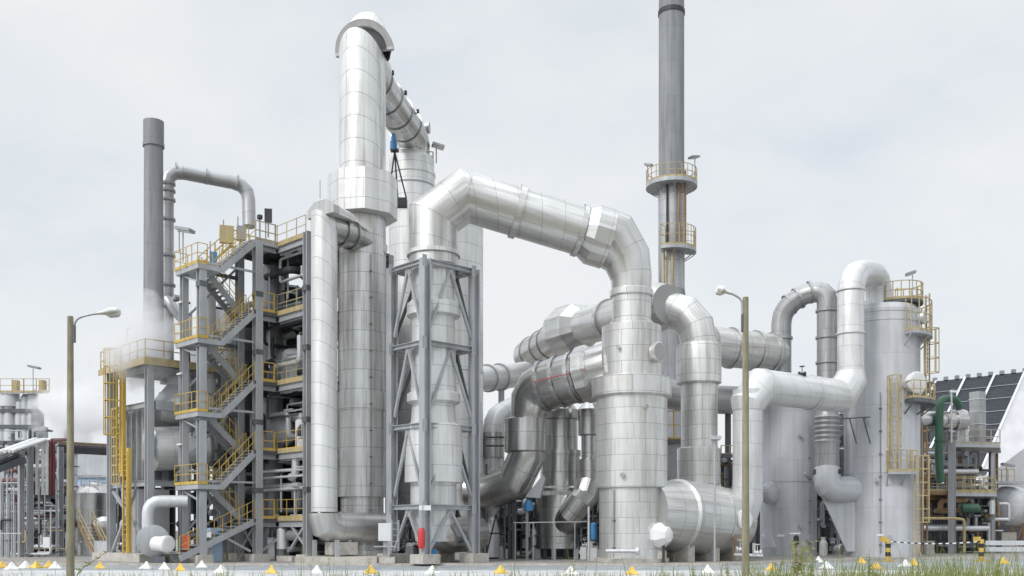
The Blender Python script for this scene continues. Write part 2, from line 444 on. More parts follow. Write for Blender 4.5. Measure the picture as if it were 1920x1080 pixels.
flight(-1.35, .5, 3.2, LV_R[0], -.15, .85, -.15, False)
for i in range(4):
    flight(1.1, LV_L[i], 3.2, LV_R[i + 1], -.15, .85, -.15, True)
    flight(3.15, LV_R[i], 1.1, LV_L[i], 1.15, 2.15, 2.15, True)
# wing decks
for i, z in enumerate(LV_R):
    d = MB().prism([T(AE, BE, z - .12), T(AE, -.2, z - .12), T(AE + .1, BB, z - .12), T(AB, BB, z - .12), T(AB, BE, z - .12)][::-1], (0, 0, .12)).build('deck', 'deck_steel', tower, smooth=False)
    MB().bar(T(AE - .03, -.2, z + .0), T(AE - .03, BE - .1, z + .0), .03, .24).build('toe_board', 'yellow_pale', d, smooth=False)
    railing(d, [T(4.5, -.12, z), T(AE, -.1, z), T(AE, -1.1, z), T(AE, -2.1, z), T(AE, BE + .2, z)], 'yellow' if i < 2 else 'yellow_pale', 1.1, .85, .018)
    beam(AE + .1, -.1, AE + .1, BE + .2, z - .3, .18, .34)
    beam(3.5, .05, AE, .05, z - .32, .16, .3)
    for a in (6.5, 8.4): beam(a, BB, a, BE, z - .3, .16, .3, 'galvanised_dark')  # inner beams take the darker copy, shade by colour
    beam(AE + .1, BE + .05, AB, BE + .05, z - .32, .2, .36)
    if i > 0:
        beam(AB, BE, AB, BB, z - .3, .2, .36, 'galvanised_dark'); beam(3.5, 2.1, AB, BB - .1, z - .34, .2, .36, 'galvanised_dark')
# top terrace over the stair and its fence
d = MB().prism([T(1.1, .95, 16.3), T(3.3, .95, 18.2), T(3.3, 2.6, 18.2), T(1.1, 2.6, 16.3)], (0, 0, .1)).build('top_ramp', 'galvanised', tower, smooth=False)
d = MB().prism([T(3.1, -.2, 18.2), T(4.75, -.2, 18.2), T(4.75, 2.35, 18.2), T(3.1, 2.35, 18.2)], (0, 0, .2)).build('landing', 'galvanised', tower, smooth=False)
railing(d, [T(3.2, -.2, 18.4), T(4.5, -.2, 18.4)], 'rail_grey', 1.1, .6, .03)
railing(d, [T(1.2, 2.6, 16.5), T(3.2, 2.6, 18.5), T(4.7, 3.0, 18.5), T(8, 3.1, 18.5)], 'yellow', 1.1, .7, .03)
# side beams and braces
for i, z in enumerate((3.6, 7.6, 11.6, 15.6)):
    MB().bar(T(.2, 0.02, z + 1.0), T(3.3, 0.02, z + 1.0), .09, .12).build('strut', 'galvanised', tower, smooth=False)
    MB().bar(T(0.3, 2.05, z - 1.6), T(3.3, 2.05, z + 1.6), .12, .12).build('brace', 'galvanised', tower, smooth=False)
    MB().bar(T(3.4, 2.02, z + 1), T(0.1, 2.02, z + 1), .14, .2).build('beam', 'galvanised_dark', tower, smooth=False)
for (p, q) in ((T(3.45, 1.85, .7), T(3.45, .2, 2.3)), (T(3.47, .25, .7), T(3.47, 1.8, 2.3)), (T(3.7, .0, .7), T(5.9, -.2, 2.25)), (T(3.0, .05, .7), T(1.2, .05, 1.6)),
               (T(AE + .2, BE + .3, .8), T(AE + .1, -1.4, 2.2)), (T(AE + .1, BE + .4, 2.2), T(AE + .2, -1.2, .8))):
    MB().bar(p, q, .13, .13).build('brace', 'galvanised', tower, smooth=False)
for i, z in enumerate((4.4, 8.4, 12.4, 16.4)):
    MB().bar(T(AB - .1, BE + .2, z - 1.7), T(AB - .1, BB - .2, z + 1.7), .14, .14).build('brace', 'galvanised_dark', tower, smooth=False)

def vessel(label, px, Y, r, z0, z1, mat='clad_grey', name='vessel', dome=True, bands=0):
    p = gp(px, Y); t = thing(name, label, 'vessel', p + Z * z0)
    prof = [(z0, r)] + [(z1, r)] + ([(z1 + r * .28, r * .8), (z1 + r * .45, r * .45), (z1 + r * .5, .02)] if dome else [])
    MB().rev(p, Z, prof, 40).build('shell', mat, t)
    for i in range(bands):
        ring(t, p + Z * (z0 + (z1 - z0) * (i + 1) / (bands + 1)), Z, r * 1.05, .12, mat, 'band')
    return t
vessel('grey clad column rising through the decks right of the stairs', 512, 60.6, .62, .4, 17.9, 'pipe_mid', bands=6)
vessel('white domed vessel on the second highest railed deck', 549, 59.2, .62, 10.45, 12.4, 'white')
vessel('white domed vessel on the middle deck beside the slim column', 570, 57.8, .5, 6.5, 8.2, 'white')
vessel('broad dark vessel added as shade backing deep inside the steel tower', 540, 63.0, 1.7, .4, 16.5, 'pipe_dark', dome=True, bands=4)  # dark vessel added so the tower interior reads as shade
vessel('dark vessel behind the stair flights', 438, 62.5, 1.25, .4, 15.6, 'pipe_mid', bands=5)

# process pipes threading through the tower: one piping system
pw = thing('pipework', 'tangle of grey pipes threading through the decks of the stair tower', 'pipes', T(6, 0, AP))
rg = random.Random(5)
def tangle(parent, tr, n, ar, br, zr, rr, mats, rg, drop=1.6):
    for i in range(n):
        a, b = rg.uniform(*ar), rg.uniform(*br); z = rg.uniform(*zr); r = rg.choice(rr)
        pts = [Vector((a, b, z))]
        for s in range(rg.choice((2, 3, 3, 4))):
            p = pts[-1].copy(); ax = (s + i) % 3
            if ax == 0: p.x = rg.uniform(*ar)
            elif ax == 1: p.y = rg.uniform(*br)
            else: p.z = min(zr[1], max(zr[0], p.z + rg.choice((-1, 1)) * rg.uniform(.6, drop)))
            if (p - pts[-1]).length > .35 and (len(pts) < 2 or (p - pts[-1]).normalized().dot((pts[-1] - pts[-2]).normalized()) > -.5): pts.append(p)
        if len(pts) < 2: continue
        w = [tr(*p) for p in pts]
        MB().sweep(rnd(w, r * 2.2, 4), r, 12).build('pipe', rg.choice(mats), parent)
for z0 in (.6, 2.7, 6.6, 10.6, 14.6):
    tangle(pw, T, 18, (4.9, 8.8), (-2.9, 2.6), (z0, z0 + (1.7 if z0 < 1 else 3.3)), (.05, .07, .1, .16, .22), ('pipe_light', 'pipe_mid', 'pipe_dark', 'pipe_dark', 'galvanised_dark'), rg)
for z0 in (2.7, 6.6, 10.6, 14.6):
    tangle(pw, T, 9, (4.9, 6.6), (-3.0, 1.0), (z0, z0 + 3.2), (.035, .05, .06, .09), ('pipe_light', 'white', 'galvanised', 'pipe_light'), rg, 2.6)
pw2 = thing('pipework', 'grey pipes and conduits behind the zigzag stair flights', 'pipes', T(3, 3, AP))
tangle(pw2, T, 34, (.6, 5.5), (2.5, 5.0), (.6, 15.5), (.05, .07, .1, .2), ('pipe_light', 'pipe_mid', 'pipe_dark', 'galvanised'), rg, 3.0)
for (px, py0, py1, Y, r) in ((505, 505, 690, 59, .05), (540, 470, 560, 58.6, .05), (527, 890, 960, 57.9, .06), (553, 885, 965, 57.4, .06)):
    MB().rod(at(px, py1, Y), at(px, py0, Y), r, 8).build('pipe', 'pipe_light', pw)
for (x0, x1, py, Y, r) in ((492, 575, 885, 57.2, .09), (492, 575, 897, 57.1, .07), (495, 575, 920, 57.6, .1)):
    MB().rod(at(x0, py, Y + .9), at(x1, py - 6, Y - .8), r, 10).build('pipe', 'pipe_light', pw)
# machinery at ground level
t = thing('pump', 'grey pump set with round motor under the lowest deck', 'pump', gp(545, 57.2, AP))
MB().box(gp(545, 57.2, AP), 1.6, .9, .3, R(-45)).build('base', 'concrete', t, smooth=False)
MB().rev(at(560, 1004, 56.6), (-.7, .7, 0), [(0, .2), (.05, .3), (.9, .3), (1.0, .2)], 24).build('motor', 'pipe_mid', t)
MB().rev(at(530, 1010, 57.8), Z, [(-.6, .35), (.5, .35), (.7, .2)], 24).build('casing', 'pipe_light', t)
for px, Y, w in ((505, 57.8, .5), (524, 58.2, .4)):
    t = thing('control_cabinet', 'white cabinet %s in the shade under the lowest deck' % ('nearest the stair column' if px == 505 else 'beside the cross braces'), 'cabinet', gp(px, Y, AP))
    MB().box(gp(px, Y, AP), w, .4, 1.35, R(45)).build('body', 'far_wall', t, smooth=False)
    MB().box(gp(px, Y, AP + .1) - UU * 0 + Vector((0.15, -.16, 0)), w * .8, .02, 1.1, R(45)).build('door', 'white', t, smooth=False)
t = thing('red_cabinet', 'orange red fire hose cabinet at the foot of the stairs', 'cabinet', gp(349, 54.6, AP))
MB().box(gp(349, 54.6, AP + .55), .38, .3, .95, R(20)).build('box', 'orange_red', t, smooth=False)
MB().box(gp(349, 54.6, AP), .1, .1, .55).build('stand', 'galvanised', t, smooth=False)
t = thing('control_cabinet', 'pale blue grey cabinet behind the lowest stair flight', 'cabinet', gp(400, 56.0, AP))
MB().box(gp(402, 56.0, AP), .7, .5, 1.9, R(45)).build('body', 'blue_pale', t, smooth=False)
MB().box(gp(392, 55.5, AP), .5, .03, 1.7, R(-45)).build('door', 'white', t, smooth=False)
# top gear
floodlight(at(343, 490, 55.6), 'floodlight on the left corner of the stair tower top', 1.6, (.9, -.2), size=.9)
t = thing('display_panel', 'dark square panel on a post above the stair tower top', 'panel', at(503, 445, 57.2))
MB().bar(at(503, 445, 57.2), at(503, 400, 57.2), .07, .07).build('post', 'galvanised', t, smooth=False)
MB().box(at(503, 417, 57.15), .42, .12, .78, R(10)).build('screen', 'pipe_dark', t, smooth=False)
t = thing('valve_stand', 'small dark valve head on a thin stem beside the panel', 'valve', at(487, 445, 57.4))
MB().rod(at(487, 445, 57.4), at(487, 408, 57.4), .05).build('stem', 'pipe_mid', t)
MB().rev(at(487, 412, 57.4), Z, [(0, .05), (.05, .16), (.25, .16), (.3, .06)], 14).build('head', 'pipe_dark', t)
for px, py, Y, w, h, mat, lab in ((425, 430, 58.2, .8, 1.0, 'yellow_pale', 'ochre instrument frame on the stair tower roof'), (452, 424, 58.4, .5, .8, 'pipe_mid', 'grey instrument box on the stair tower roof'), (400, 470, 57.2, .4, .7, 'blue', 'small blue box behind the top railing')):
    t = thing('instrument_box', lab, 'instrument', at(px, py + 26, Y))
    MB().box(at(px, py + 26, Y), w, .35, h, R(20)).build('case', mat, t, smooth=False)
    MB().bar(at(px - 6, py + 26, Y), at(px - 6, py - 18, Y), .05, .05).build('mast', 'rail_grey', t, smooth=False)

# elbowed white duct and drum behind the stairs
t = thing('elbow_duct', 'white duct behind the stairs curving down into a fat horizontal drum', 'duct', gp(350, 60, AP))
Yd = 59.0
MB().sweep(rnd([at(381, 528, Yd), at(381, 838, Yd), at(290, 838, Yd - 1.5)], 2.6, 4), mm(23, Yd), 40).build('pipe', 'white', t)
MB().rev(at(398, 838, Yd + .3), at(283, 842, Yd - 1.8) - at(398, 838, Yd + .3), [(0, .3), (.2, 1.0), (.5, mm(40, Yd)), (3.5, mm(40, Yd)), (3.8, 1.0), (3.9, .4)], 44).build('drum', 'clad_white', t)
for s in (310, 372): MB().box(at(s, 878, Yd - .6) - Z * 1.0, .4, 1.4, 1.0, R(20)).build('saddle', 'galvanised_dark', t, smooth=False)

# ================================================================== LEFT FRAME with chimney
L2 = gp(280, 56.0)
def U(a, b, z=0.0): return L2 + UU * a + VV * b + Z * z
lf = thing('equipment_platform', 'squat grey steel frame carrying a yellow edged deck under the left chimney', 'steel structure', U(0, 0, AP))
for a, b in ((0, 0), (0, 5.05), (4.5, 0), (4.5, 5.05), (2.2, 0)):
    MB().hsec(U(a, b, .55), U(a, b, 11.2), .4, .4, .06, VV).build('column', 'galvanised', lf, smooth=False)
MB().box(U(2.2, 2.5, AP), 6.2, 6.4, .45, R(45)).build('plinth', 'concrete', lf, smooth=False)
dk = MB().prism([U(-.5, -.5, 11.25), U(5, -.5, 11.25), U(5, 5.6, 11.25), U(-.5, 5.6, 11.25)], (0, 0, .14)).build('deck', 'deck_steel', lf, smooth=False)
MB().bar(U(-.53, -.5, 11.3), U(-.53, 5.6, 11.3), .05, .34).build('toe_board', 'yellow_pale', dk, smooth=False)
MB().bar(U(-.5, -.53, 11.3), U(5, -.53, 11.3), .05, .34).build('toe_board', 'yellow_pale', dk, smooth=False)
railing(dk, [U(5, -.45, 11.4), U(-.45, -.45, 11.4), U(-.45, 5.5, 11.4), U(4, 5.5, 11.4)], 'yellow_pale', 1.15, 1.0, .03)
for z in (4.55, 9.0, 11.0):
    MB().hsec(U(0, .2, z), U(0, 4.85, z), .2, .32, .03).build('beam', 'galvanised', lf, smooth=False)
    MB().hsec(U(.2, 0, z), U(4.3, 0, z), .2, .32, .03).build('beam', 'galvanised', lf, smooth=False)
for z0, z1 in ((.6, 4.4), ):
    MB().bar(U(0, 4.9, z0), U(0, 1.6, z1), .16, .16).build('brace', 'galvanised', lf, smooth=False)
    MB().bar(U(0.02, .9, z0 + 1.0), U(0.02, 4.8, z1 - .2), .16, .16).build('brace', 'galvanised', lf, smooth=False)
MB().bar(U(0, 4.9, 4.7), U(0, 3.0, 8.8), .14, .14).build('brace', 'galvanised', lf, smooth=False)
t = thing('machine_hood', 'grey tapered hood above a boxy duct inside the left steel frame', 'hood', U(2.2, 2.0, AP + .45))
MB().rev(U(1.9, .6), Z, [(9.1, 1.35), (9.35, 1.35), (10.3, .55), (11.1, .55)], 4, R(45)).build('hood', 'galvanised', t, smooth=False)
MB().bar(U(.3, .0, 8.95), U(4.2, .0, 8.95), .5, .5).build('hood_frame', 'galvanised', t, smooth=False)
MB().box(U(1.9, 3.2, 4.7), 2.6, 2.4, 4.4, R(45)).build('housing', 'pipe_mid', t, smooth=False)
for i in range(4): MB().bar(U(.55, 2.0 + i * .7, 4.9), U(.55, 2.0 + i * .7, 8.9), .08, .12).build('stiffener', 'pipe_light', t, smooth=False)
MB().box(U(1.0, 2.3, AP + .45), 1.9, 1.5, 3.7, R(45)).build('base_block', 'far_wall', t, smooth=False)
MB().sweep(rnd([at(300, 765, 59.0), at(345, 765, 59.6), at(350, 790, 60.5)], .4, 3), .95, 28).build('side_duct', 'clad_white', t)
t = thing('caged_ladder', 'yellow caged ladder climbing to the left frame deck', 'ladder', U(-.55, 3.3, AP))
ladder(t, U(-.5, 2.0, .55), U(-.5, 2.0, 6.4), -UU, .5, 'yellow', None, r=.05)
ladder(t, U(-.55, 2.75, 5.2), U(-.55, 2.75, 12.3), -UU, .5, 'yellow', 2.2, r=.05)
MB().bar(U(-.45, 2.4, 5.0), U(-.45, 2.4, 11.6), .34, .2).build('cable_tray', 'yellow', t, smooth=False)
MB().bar(U(-.4, 1.75, .6), U(-.4, 1.75, 6.6), .3, .2).build('cable_tray', 'yellow', t, smooth=False)
t = thing('ladder_panel', 'tall pale yellow grating panel beside the caged ladder', 'panel', U(-.3, 3.9, AP))
mb = MB()
for i in range(4): mb.bar(U(-.4, 2.95 + i * .36, 4.55), U(-.4, 2.95 + i * .36, 9.0), .09, .09)
for i in range(9): mb.bar(U(-.38, 2.95, 4.6 + i * .55), U(-.38, 4.03, 4.6 + i * .55), .09, .09)
mb.build('grating', 'yellow_pale', t, smooth=False)
# fan unit
t = thing('blower', 'grey blower with round white motor and elbowed intake pipe', 'fan', gp(300, 54.6, AP))
MB().sweep(rnd([at(278, 1012, 54.6), at(278, 940, 54.6), at(352, 940, 55.2)], .7, 4), mm(11.5, 54.6), 26).build('intake_pipe', 'pipe_light', t)
MB().rev(at(284, 1014, 54.6) - Vector((0.1, -.5, 0)), (.35, -.94, 0), [(0, .88), (.75, .88), (.8, .7)], 30).build('casing', 'galvanised', t)
MB().rev(at(292, 1020, 54.1), (.86, -.5, 0), [(0, .42), (.7, .42), (.72, .46), (1.0, .46), (1.05, .36), (1.06, .1)], 30).build('motor', 'white', t)
MB().box(gp(298, 54.2, AP), .9, .7, .35, R(0)).build('foot', 'galvanised_dark', t, smooth=False)

t = thing('chimney', 'short plain grey chimney with a wider top band above drifting steam', 'chimney', gp(288, 60.5, 11.4))
pcol(t, 288, 60.5, [(668, 18.5), (272, 17)], 'stack_grey', 'shaft', 40)
pcol(t, 288, 60.5, [(276, 19.5), (270, 19.5), (270, 18.6), (228, 18.6), (228, 16), (240, 15.5)], 'stack_grey', 'top_band', 40)
t = thing('bent_stack', 'slim ringed vent stack bending over to the right toward the stair tower', 'pipe stack', gp(313, 62.5, AP))
MB().sweep(rnd([at(313, 720, 62.5), at(313, 318, 62.5), at(466, 348, 64.5), at(467, 425, 64.2)], 1.0, 3), mm(12.5, 62.5), 32).build('pipe', 'clad_grey', t)
for py in (345, 358, 375, 412, 480, 535, 575): ring(t, at(313, py, 62.5), Z, mm(15.5, 62.5), .14, 'pipe_mid')
for px, py, Y in ((330, 319, 62.8), (388, 331, 63.4), (446, 343, 64.2)): ring(t, at(px, py, Y), at(466, 348, 64.5) - at(313, 318, 62.5), mm(14.8, 62.5), .12, 'clad_grey')
MB().sweep(rnd([at(313, 560, 62.4), at(330, 585, 61.9), at(345, 600, 61.5)], .4, 3), .32, 20).build('branch', 'clad_grey', t)

# ================================================================== MAIN TOWER
YM = 57.5
mt = thing('process_tower', 'tallest light metal clad tower with a hooded top duct', 'tower', gp(679, YM, AP))
MB().rev(gp(679, YM), Z, [(AP + .3, mm(52, YM)), (.75, mm(52, YM)), (.78, mm(40, YM)), (zz(932, YM), mm(40, YM)), (zz(932, YM), mm(46, YM)), (zz(772, YM), mm(46, YM)), (zz(772, YM), mm(47.5, YM)), (zz(738, YM), mm(47.5, YM)), (zz(738, YM), mm(45, YM)), (zz(400, YM), mm(44, YM))], 64).build('lower_shell', 'clad_main', mt)
topc = at(680, 121, YM); duct_end = at(778, 262, 66.0); dd = (duct_end - topc).normalized()
nb = (Z + dd).normalized()
MB().sweep([gp(679, YM, zz(400, YM)), topc, topc + dd * 1.2], mm(43.5, YM), 64).build('upper_shell', 'clad_main', mt)
MB().sweep(rnd([topc + dd * .6, duct_end, at(775, 300, 66)], 1.0, 3), 1.06, 44).build('duct', 'clad_steel', mt)
for f in (.22, .42, .62, .8): ring(mt, topc.lerp(duct_end, f), dd, 1.14, .14, 'clad_steel')
# hood over the mitre: an arched shell, open below
def arch_hood(parent, c, d, r, rin, back, rback, n=28, lean=.45, squash=.82, lip=.16, mat='clad_light', drop=12):
    d = d.normalized(); sd = d.cross(Z).normalized(); up = sd.cross(d)
    def P(ang, rr, t, ln, sq=squash): return c + sd * math.cos(ang) * rr + up * math.sin(ang) * rr * sq + d * (t - ln * max(0, math.sin(ang)) * rr)
    mb = MB(); lp = MB(); sf = MB()
    for j in range(n):
        a0 = R(-drop) + (math.pi + R(2 * drop)) * j / n; a1 = R(-drop) + (math.pi + R(2 * drop)) * (j + 1) / n
        prof = [(r * .985, 0, lean, squash), (r * .86, back * .14, lean * .9, squash * 1.8), (r * .74, back * .32, lean * .6, squash * 2.5), (r * .5, back * .52, .3, squash * 4.0), (r * .4, back * .85, .1, squash * 3.0), (rback * .4, back, 0, 1.5)]
        for i in range(5):
            q = [P(a0, *prof[i]), P(a1, *prof[i]), P(a1, *prof[i + 1]), P(a0, *prof[i + 1])]; o = len(mb.v); mb.v += q
            mb.face((o, o + 3, o + 2, o + 1), [(a0 * r, prof[i][1]), (a0 * r, prof[i + 1][1]), (a1 * r, prof[i + 1][1]), (a1 * r, prof[i][1])])
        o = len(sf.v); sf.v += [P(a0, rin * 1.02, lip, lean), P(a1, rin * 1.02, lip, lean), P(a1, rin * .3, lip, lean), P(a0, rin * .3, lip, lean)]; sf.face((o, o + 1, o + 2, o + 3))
        lp.hexa([P(a0, rin, -.02, lean), P(a1, rin, -.02, lean), P(a1, r * 1.015, -.02, lean), P(a0, r * 1.015, -.02, lean), P(a0, rin, lip, lean), P(a1, rin, lip, lean), P(a1, r * 1.015, lip, lean), P(a0, r * 1.015, lip, lean)])
    import bmesh
    o1 = mb.build('hood', mat, parent, sharp=20)
    bm = bmesh.new(); bm.from_mesh(o1.data); bmesh.ops.remove_doubles(bm, verts=bm.verts, dist=.002); bm.to_mesh(o1.data); bm.free(); o1.data.set_sharp_from_angle(angle=R(20))
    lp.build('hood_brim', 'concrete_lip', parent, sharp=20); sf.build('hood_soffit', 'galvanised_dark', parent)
arch_hood(mt, at(683, 96, YM - .2), dd, mm(57, YM), mm(45, YM), 2.3, 1.2, drop=4)
MB().rev(gp(680, YM, 0), Z, [(zz(412, YM), mm(46, YM)), (zz(410, YM), mm(65, YM)), (zz(334, YM), mm(65, YM)), (zz(328, YM), mm(46, YM))], 8, R(12)).build('sleeve', 'clad_light', mt, sharp=10)
MB().rod(at(600, 372, 55), at(600, 338, 55), .03).build('aerial', 'galvanised', mt)

# slim column
YS = 54.4
st = thing('slim_column', 'slim pale clad column left of the tallest tower with elbowed foot', 'column', gp(608, YS, AP))
tp = at(608, 424, YS); te = at(688, 452, 57.0); ds = (te - tp).normalized(); nbs = (Z + ds).normalized()
foot = at(612, 985, YS)
MB().sweep([tp + ds * .8, tp, at(608, 960, YS)], mm(24.5, YS), 48, True).build('pipe', 'clad_light', st)
MB().sweep(rnd([tp + ds * .2, te - ds * .5, te + ds * .9 - Z * .5], .6, 2), mm(25, YS), 36).build('cross_duct', 'clad_steel', st)
ring(st, tp + ds * 1.3, ds, mm(28, YS), .3, 'clad_steel'); ring(st, tp + ds * 2.0, ds, mm(28, YS), .14, 'clad_steel')
hs = ds.cross(Z).normalized(); hu = hs.cross(ds); hc_ = at(611, 401, YS - .1); r_ = mm(36, YS)
def hood_poly(t, k): return [hc_ + ds * t + hs * x * k + hu * y * k for x, y in ((-r_, -.2), (-r_, .22), (-r_ * .45, .62), (r_ * .45, .62), (r_, .22), (r_, -.2))]
MB().prism(hood_poly(-.42, 1.0), ds * .42).build('hood_brim', 'concrete_lip', st, smooth=False)
mb = MB(); A_, B_ = hood_poly(.0, .96), hood_poly(1.5, .7); mb.v += A_ + B_
for i in range(6):
    j = (i + 1) % 6; mb.face((j, i, 6 + i, 6 + j), [(i, 0), (i + 1, 0), (i + 1, 1.5), (i, 1.5)])
mb.face(range(6, 12)); mb.build('hood', 'clad_light', st, smooth=False)
MB().sweep(rnd([at(608, 962, YS), at(608, 988, YS - .0), at(716, 990, 57.2)], 1.1, 2), mm(30, YS), 36).build('elbow', 'clad_duct', st)
MB().box(at(640, 1040, YS + .6), 1.5, 1.1, .7, R(30)).build('support', 'concrete', st, smooth=False)
MB().box(gp(640, YS + .8, AP), 4.4, 3.4, .34, R(0)).build('plinth', 'concrete', st, smooth=False)
for px, Y in ((590, 54.8), (632, 54.0), (655, 55.0)): MB().box(gp(px, Y, AP + .34), .2, .2, .9, R(30)).build('foot', 'galvanised', st, smooth=False)

# rear column and round silo
YR = 66.0
rc = thing('rear_column', 'pale clad column seen behind the tallest tower, capped by the descending duct', 'column', gp(772, YR, AP))
pcol(rc, 772, YR, [(1044, 43), (332, 43), (332, 44.5), (326, 44.5), (326, 42), (302, 42), (292, 34), (285, 22)], 'clad_light', 'shell')
ring(rc, at(772, 352, YR), Z, mm(44, YR), .1, 'galvanised', 'band')
railing(rc, [at(790, 300, YR - .8), at(812, 302, YR - .2), at(812, 302, YR + .6)], 'rail_grey', .6, .6, .03)
MB().rev(at(790, 240, YR - .3), (1, -.1, 0), [(0, .3), (.45, .3), (.45, .38), (.55, .38)], 20).build('stub', 'clad_steel', rc)
floodlight(at(818, 306, YR), 'twin floodlight frame above the rear column', 1.0, (.9, .2), size=.8)
sl = thing('silo', 'wide pale clad silo standing behind the square lattice frame', 'silo', gp(845, 62.0, AP))
pcol(sl, 842, 62.5, [(1052, 65), (1040, 65), (1040, 64), (395, 64), (388, 50)], 'clad_light', 'shell', 72)
ring(sl, at(842, 700, 62.5), Z, mm(65, 62.5), .12, 'clad_light', 'band', 72)
tr = thing('hoist_tripod', 'black tripod carrying a blue hoist above the sleeve of the tallest tower', 'tripod', at(742, 372, 62))
for dx in (-14, 4, 20): MB().rod(at(742 + dx, 372, 62 + dx * .02), at(740, 284, 62), .055).build('leg', 'pipe_dark', tr)
MB().box(at(740, 284, 62), .5, .4, .12).build('plate', 'pipe_dark', tr, smooth=False)
MB().rev(at(738, 282, 62), Z, [(0, .22), (.55, .22), (.6, .16), (1.0, .14), (1.05, .08)], 16).build('hoist', 'blue', tr)
MB().box(at(748, 388, 62), 1.0, .6, .5).build('bracket', 'pipe_dark', tr, smooth=False)

# ================================================================== LATTICE FRAME, CROSSOVER DUCT
YF = 52.8
fA = gp(797, YF); fB = gp(735, 54.9); fC = gp(889, 55.1); fD = fB + fC - fA
fr = thing('lattice_frame', 'square grey steel lattice frame with inverted V braces around a vertical duct', 'steel structure', fA)
ztop = zz(484, YF)
lv = [zz(950, YF), zz(796, YF), zz(641, YF), ztop - .12]
for p in (fA, fB, fC, fD):
    MB().hsec(p + Z * .6, p + Z * ztop, .46, .46, .06, (fC - fA).normalized()).build('column', 'galvanised', fr, smooth=False)
    MB().box(p + Z * AP, 1.15, 1.15, .5, R(43)).build('footing', 'concrete', fr, smooth=False)
for i, z in enumerate(lv):
    zb = lv[i - 1] + .25 if i else .65
    for p, q in ((fA, fB), (fA, fC), (fB, fD), (fC, fD)):
        e = (q - p).normalized() * .24
        MB().hsec(p + e + Z * z, q - e + Z * z, .26, .26, .035).build('beam', 'galvanised', fr, smooth=False)
        md = (p + q) / 2 + Z * (z - .15)
        for c, s in ((p, 1), (q, -1)):
            MB().bar(md, c + e * s * .9 + Z * (zb + (.35 if i else .1)), .14, .14).build('brace', 'galvanised' if (p, q) in ((fA, fB), (fA, fC)) else 'galvanised_dark', fr, smooth=False)  # rear faces take the darker copy: shade put into the colour
for (p, q) in (((fA + fB) / 2, (fC + fD) / 2), ((fA + fC) / 2, (fB + fD) / 2)):
    for o in (-.9, .9):
        e = (fC - fA).normalized() * o if (p - (fA + fB) / 2).length > .1 else (fB - fA).normalized() * o
        MB().hsec(p + e + Z * (ztop - .16), q + e + Z * (ztop - .16), .2, .22, .03).build('beam', 'galvanised', fr, smooth=False)
t = thing('signal_box', 'red fire alarm column strapped to the front leg of the lattice frame', 'alarm post', fA + Vector((-.12, -.35, .6)))
pp = fA + Vector((-.16, -.36, 0))
MB().rev(pp, Z, [(zz(1026, YF), .17), (zz(1020, YF), .19), (zz(996, YF), .19), (zz(990, YF), .12)], 16).build('body', 'red', t)
MB().box(pp + Z * zz(1028, YF), .3, .25, .12).build('foot', 'red', t, smooth=False)
MB().bar(pp + Z * zz(990, YF), pp + Z * zz(962, YF), .06, .06).build('stem', 'galvanised', t, smooth=False)
tag(MB().box(fA + Vector((.02, -.3, zz(957, YF))), .62, .04, .26, R(0)).build('sign_plate', 'white', None, fA + Vector((.02, -.3, zz(957, YF))), smooth=False), 'small white plate on the front leg of the lattice frame', 'sign')
t = thing('control_cabinet', 'white switch cabinet on a stand left of the lattice frame', 'cabinet', gp(722, 53.6, AP))
MB().box(at(722, 1014, 53.4), .72, .32, .95, R(8)).build('case', 'white', t, smooth=False)
MB().box(gp(722, 53.5, AP + .3), .2, .2, .95).build('stand', 'galvanised', t, smooth=False)
MB().box(at(722, 1026, 53.3), 1.2, .5, .07, R(8)).build('shelf', 'galvanised', t, smooth=False)
MB().box(gp(727, 53.4, AP), .85, .85, .34, R(0)).build('plinth', 'concrete', t, smooth=False)
t = thing('short_ladder', 'short galvanised ladder beside the white switch cabinet', 'ladder', gp(742, 53.2, AP))
ladder(t, gp(741, 53.2, .8), at(741, 975, 53.2), (.1, -1, 0), .36, 'galvanised')
tag(MB().box(gp(812, 53.6, AP), .34, .34, .75, R(20)).build('blue_drum', 'blue', None, gp(812, 53.6, AP), smooth=False), 'small blue bin on the ground beside the lattice frame footing', 'bin')

cd = thing('crossover_duct', 'huge metal duct rising from the lattice frame and bridging right to the round tank', 'duct', gp(813, 54.7, AP))
YP = 54.75; zP = zz(350, YP); E0 = Vector((gp(813, YP).x, YP, zP)); E1 = at(1182, 461, 56.3)
rr = mm(46, YP); da = (E1 - E0).normalized()
MB().sweep(rnd([gp(813, YP, zz(500, YP)), E0, E1 - da * .5, ], 1.75, 1), rr, 64).build('main_run', 'clad_duct', cd)
MB().rev(gp(813, YP), Z, [(zz(1015, YP), mm(34, YP)), (zz(948, YP), mm(43, YP)), (zz(905, YP), mm(43, YP)), (zz(905, YP), mm(54, YP)), (zz(800, YP), mm(54, YP)), (zz(794, YP), mm(43, YP)), (zz(760, YP), mm(40, YP)), (zz(755, YP), mm(50, YP)), (zz(740, YP), mm(50, YP)), (zz(736, YP), mm(43, YP)),
     (zz(598, YP), mm(40, YP)), (zz(594, YP), mm(50, YP)), (zz(572, YP), mm(50, YP)), (zz(566, YP), mm(41, YP)), (zz(500, YP), mm(41, YP)), (zz(490, YP), rr)], 60).build('riser', 'clad_light', cd)
ring(cd, gp(813, YP, zz(478, YP)), Z, mm(50, YP), .22, 'clad_light')
for px, w, k_ in ((872, .1, 1.035), (968, .34, 1.09), (1085, .26, 1.08)):
    f_ = (px - 813) / (1182 - 813) * 1.0
    ring(cd, E0.lerp(E1, f_), da, rr * k_, w, 'clad_duct')
neck = gp(1184, 56.0, zz(600, 56.0))
c0 = E0.lerp(E1, .755); c1 = E0.lerp(E1, .885)
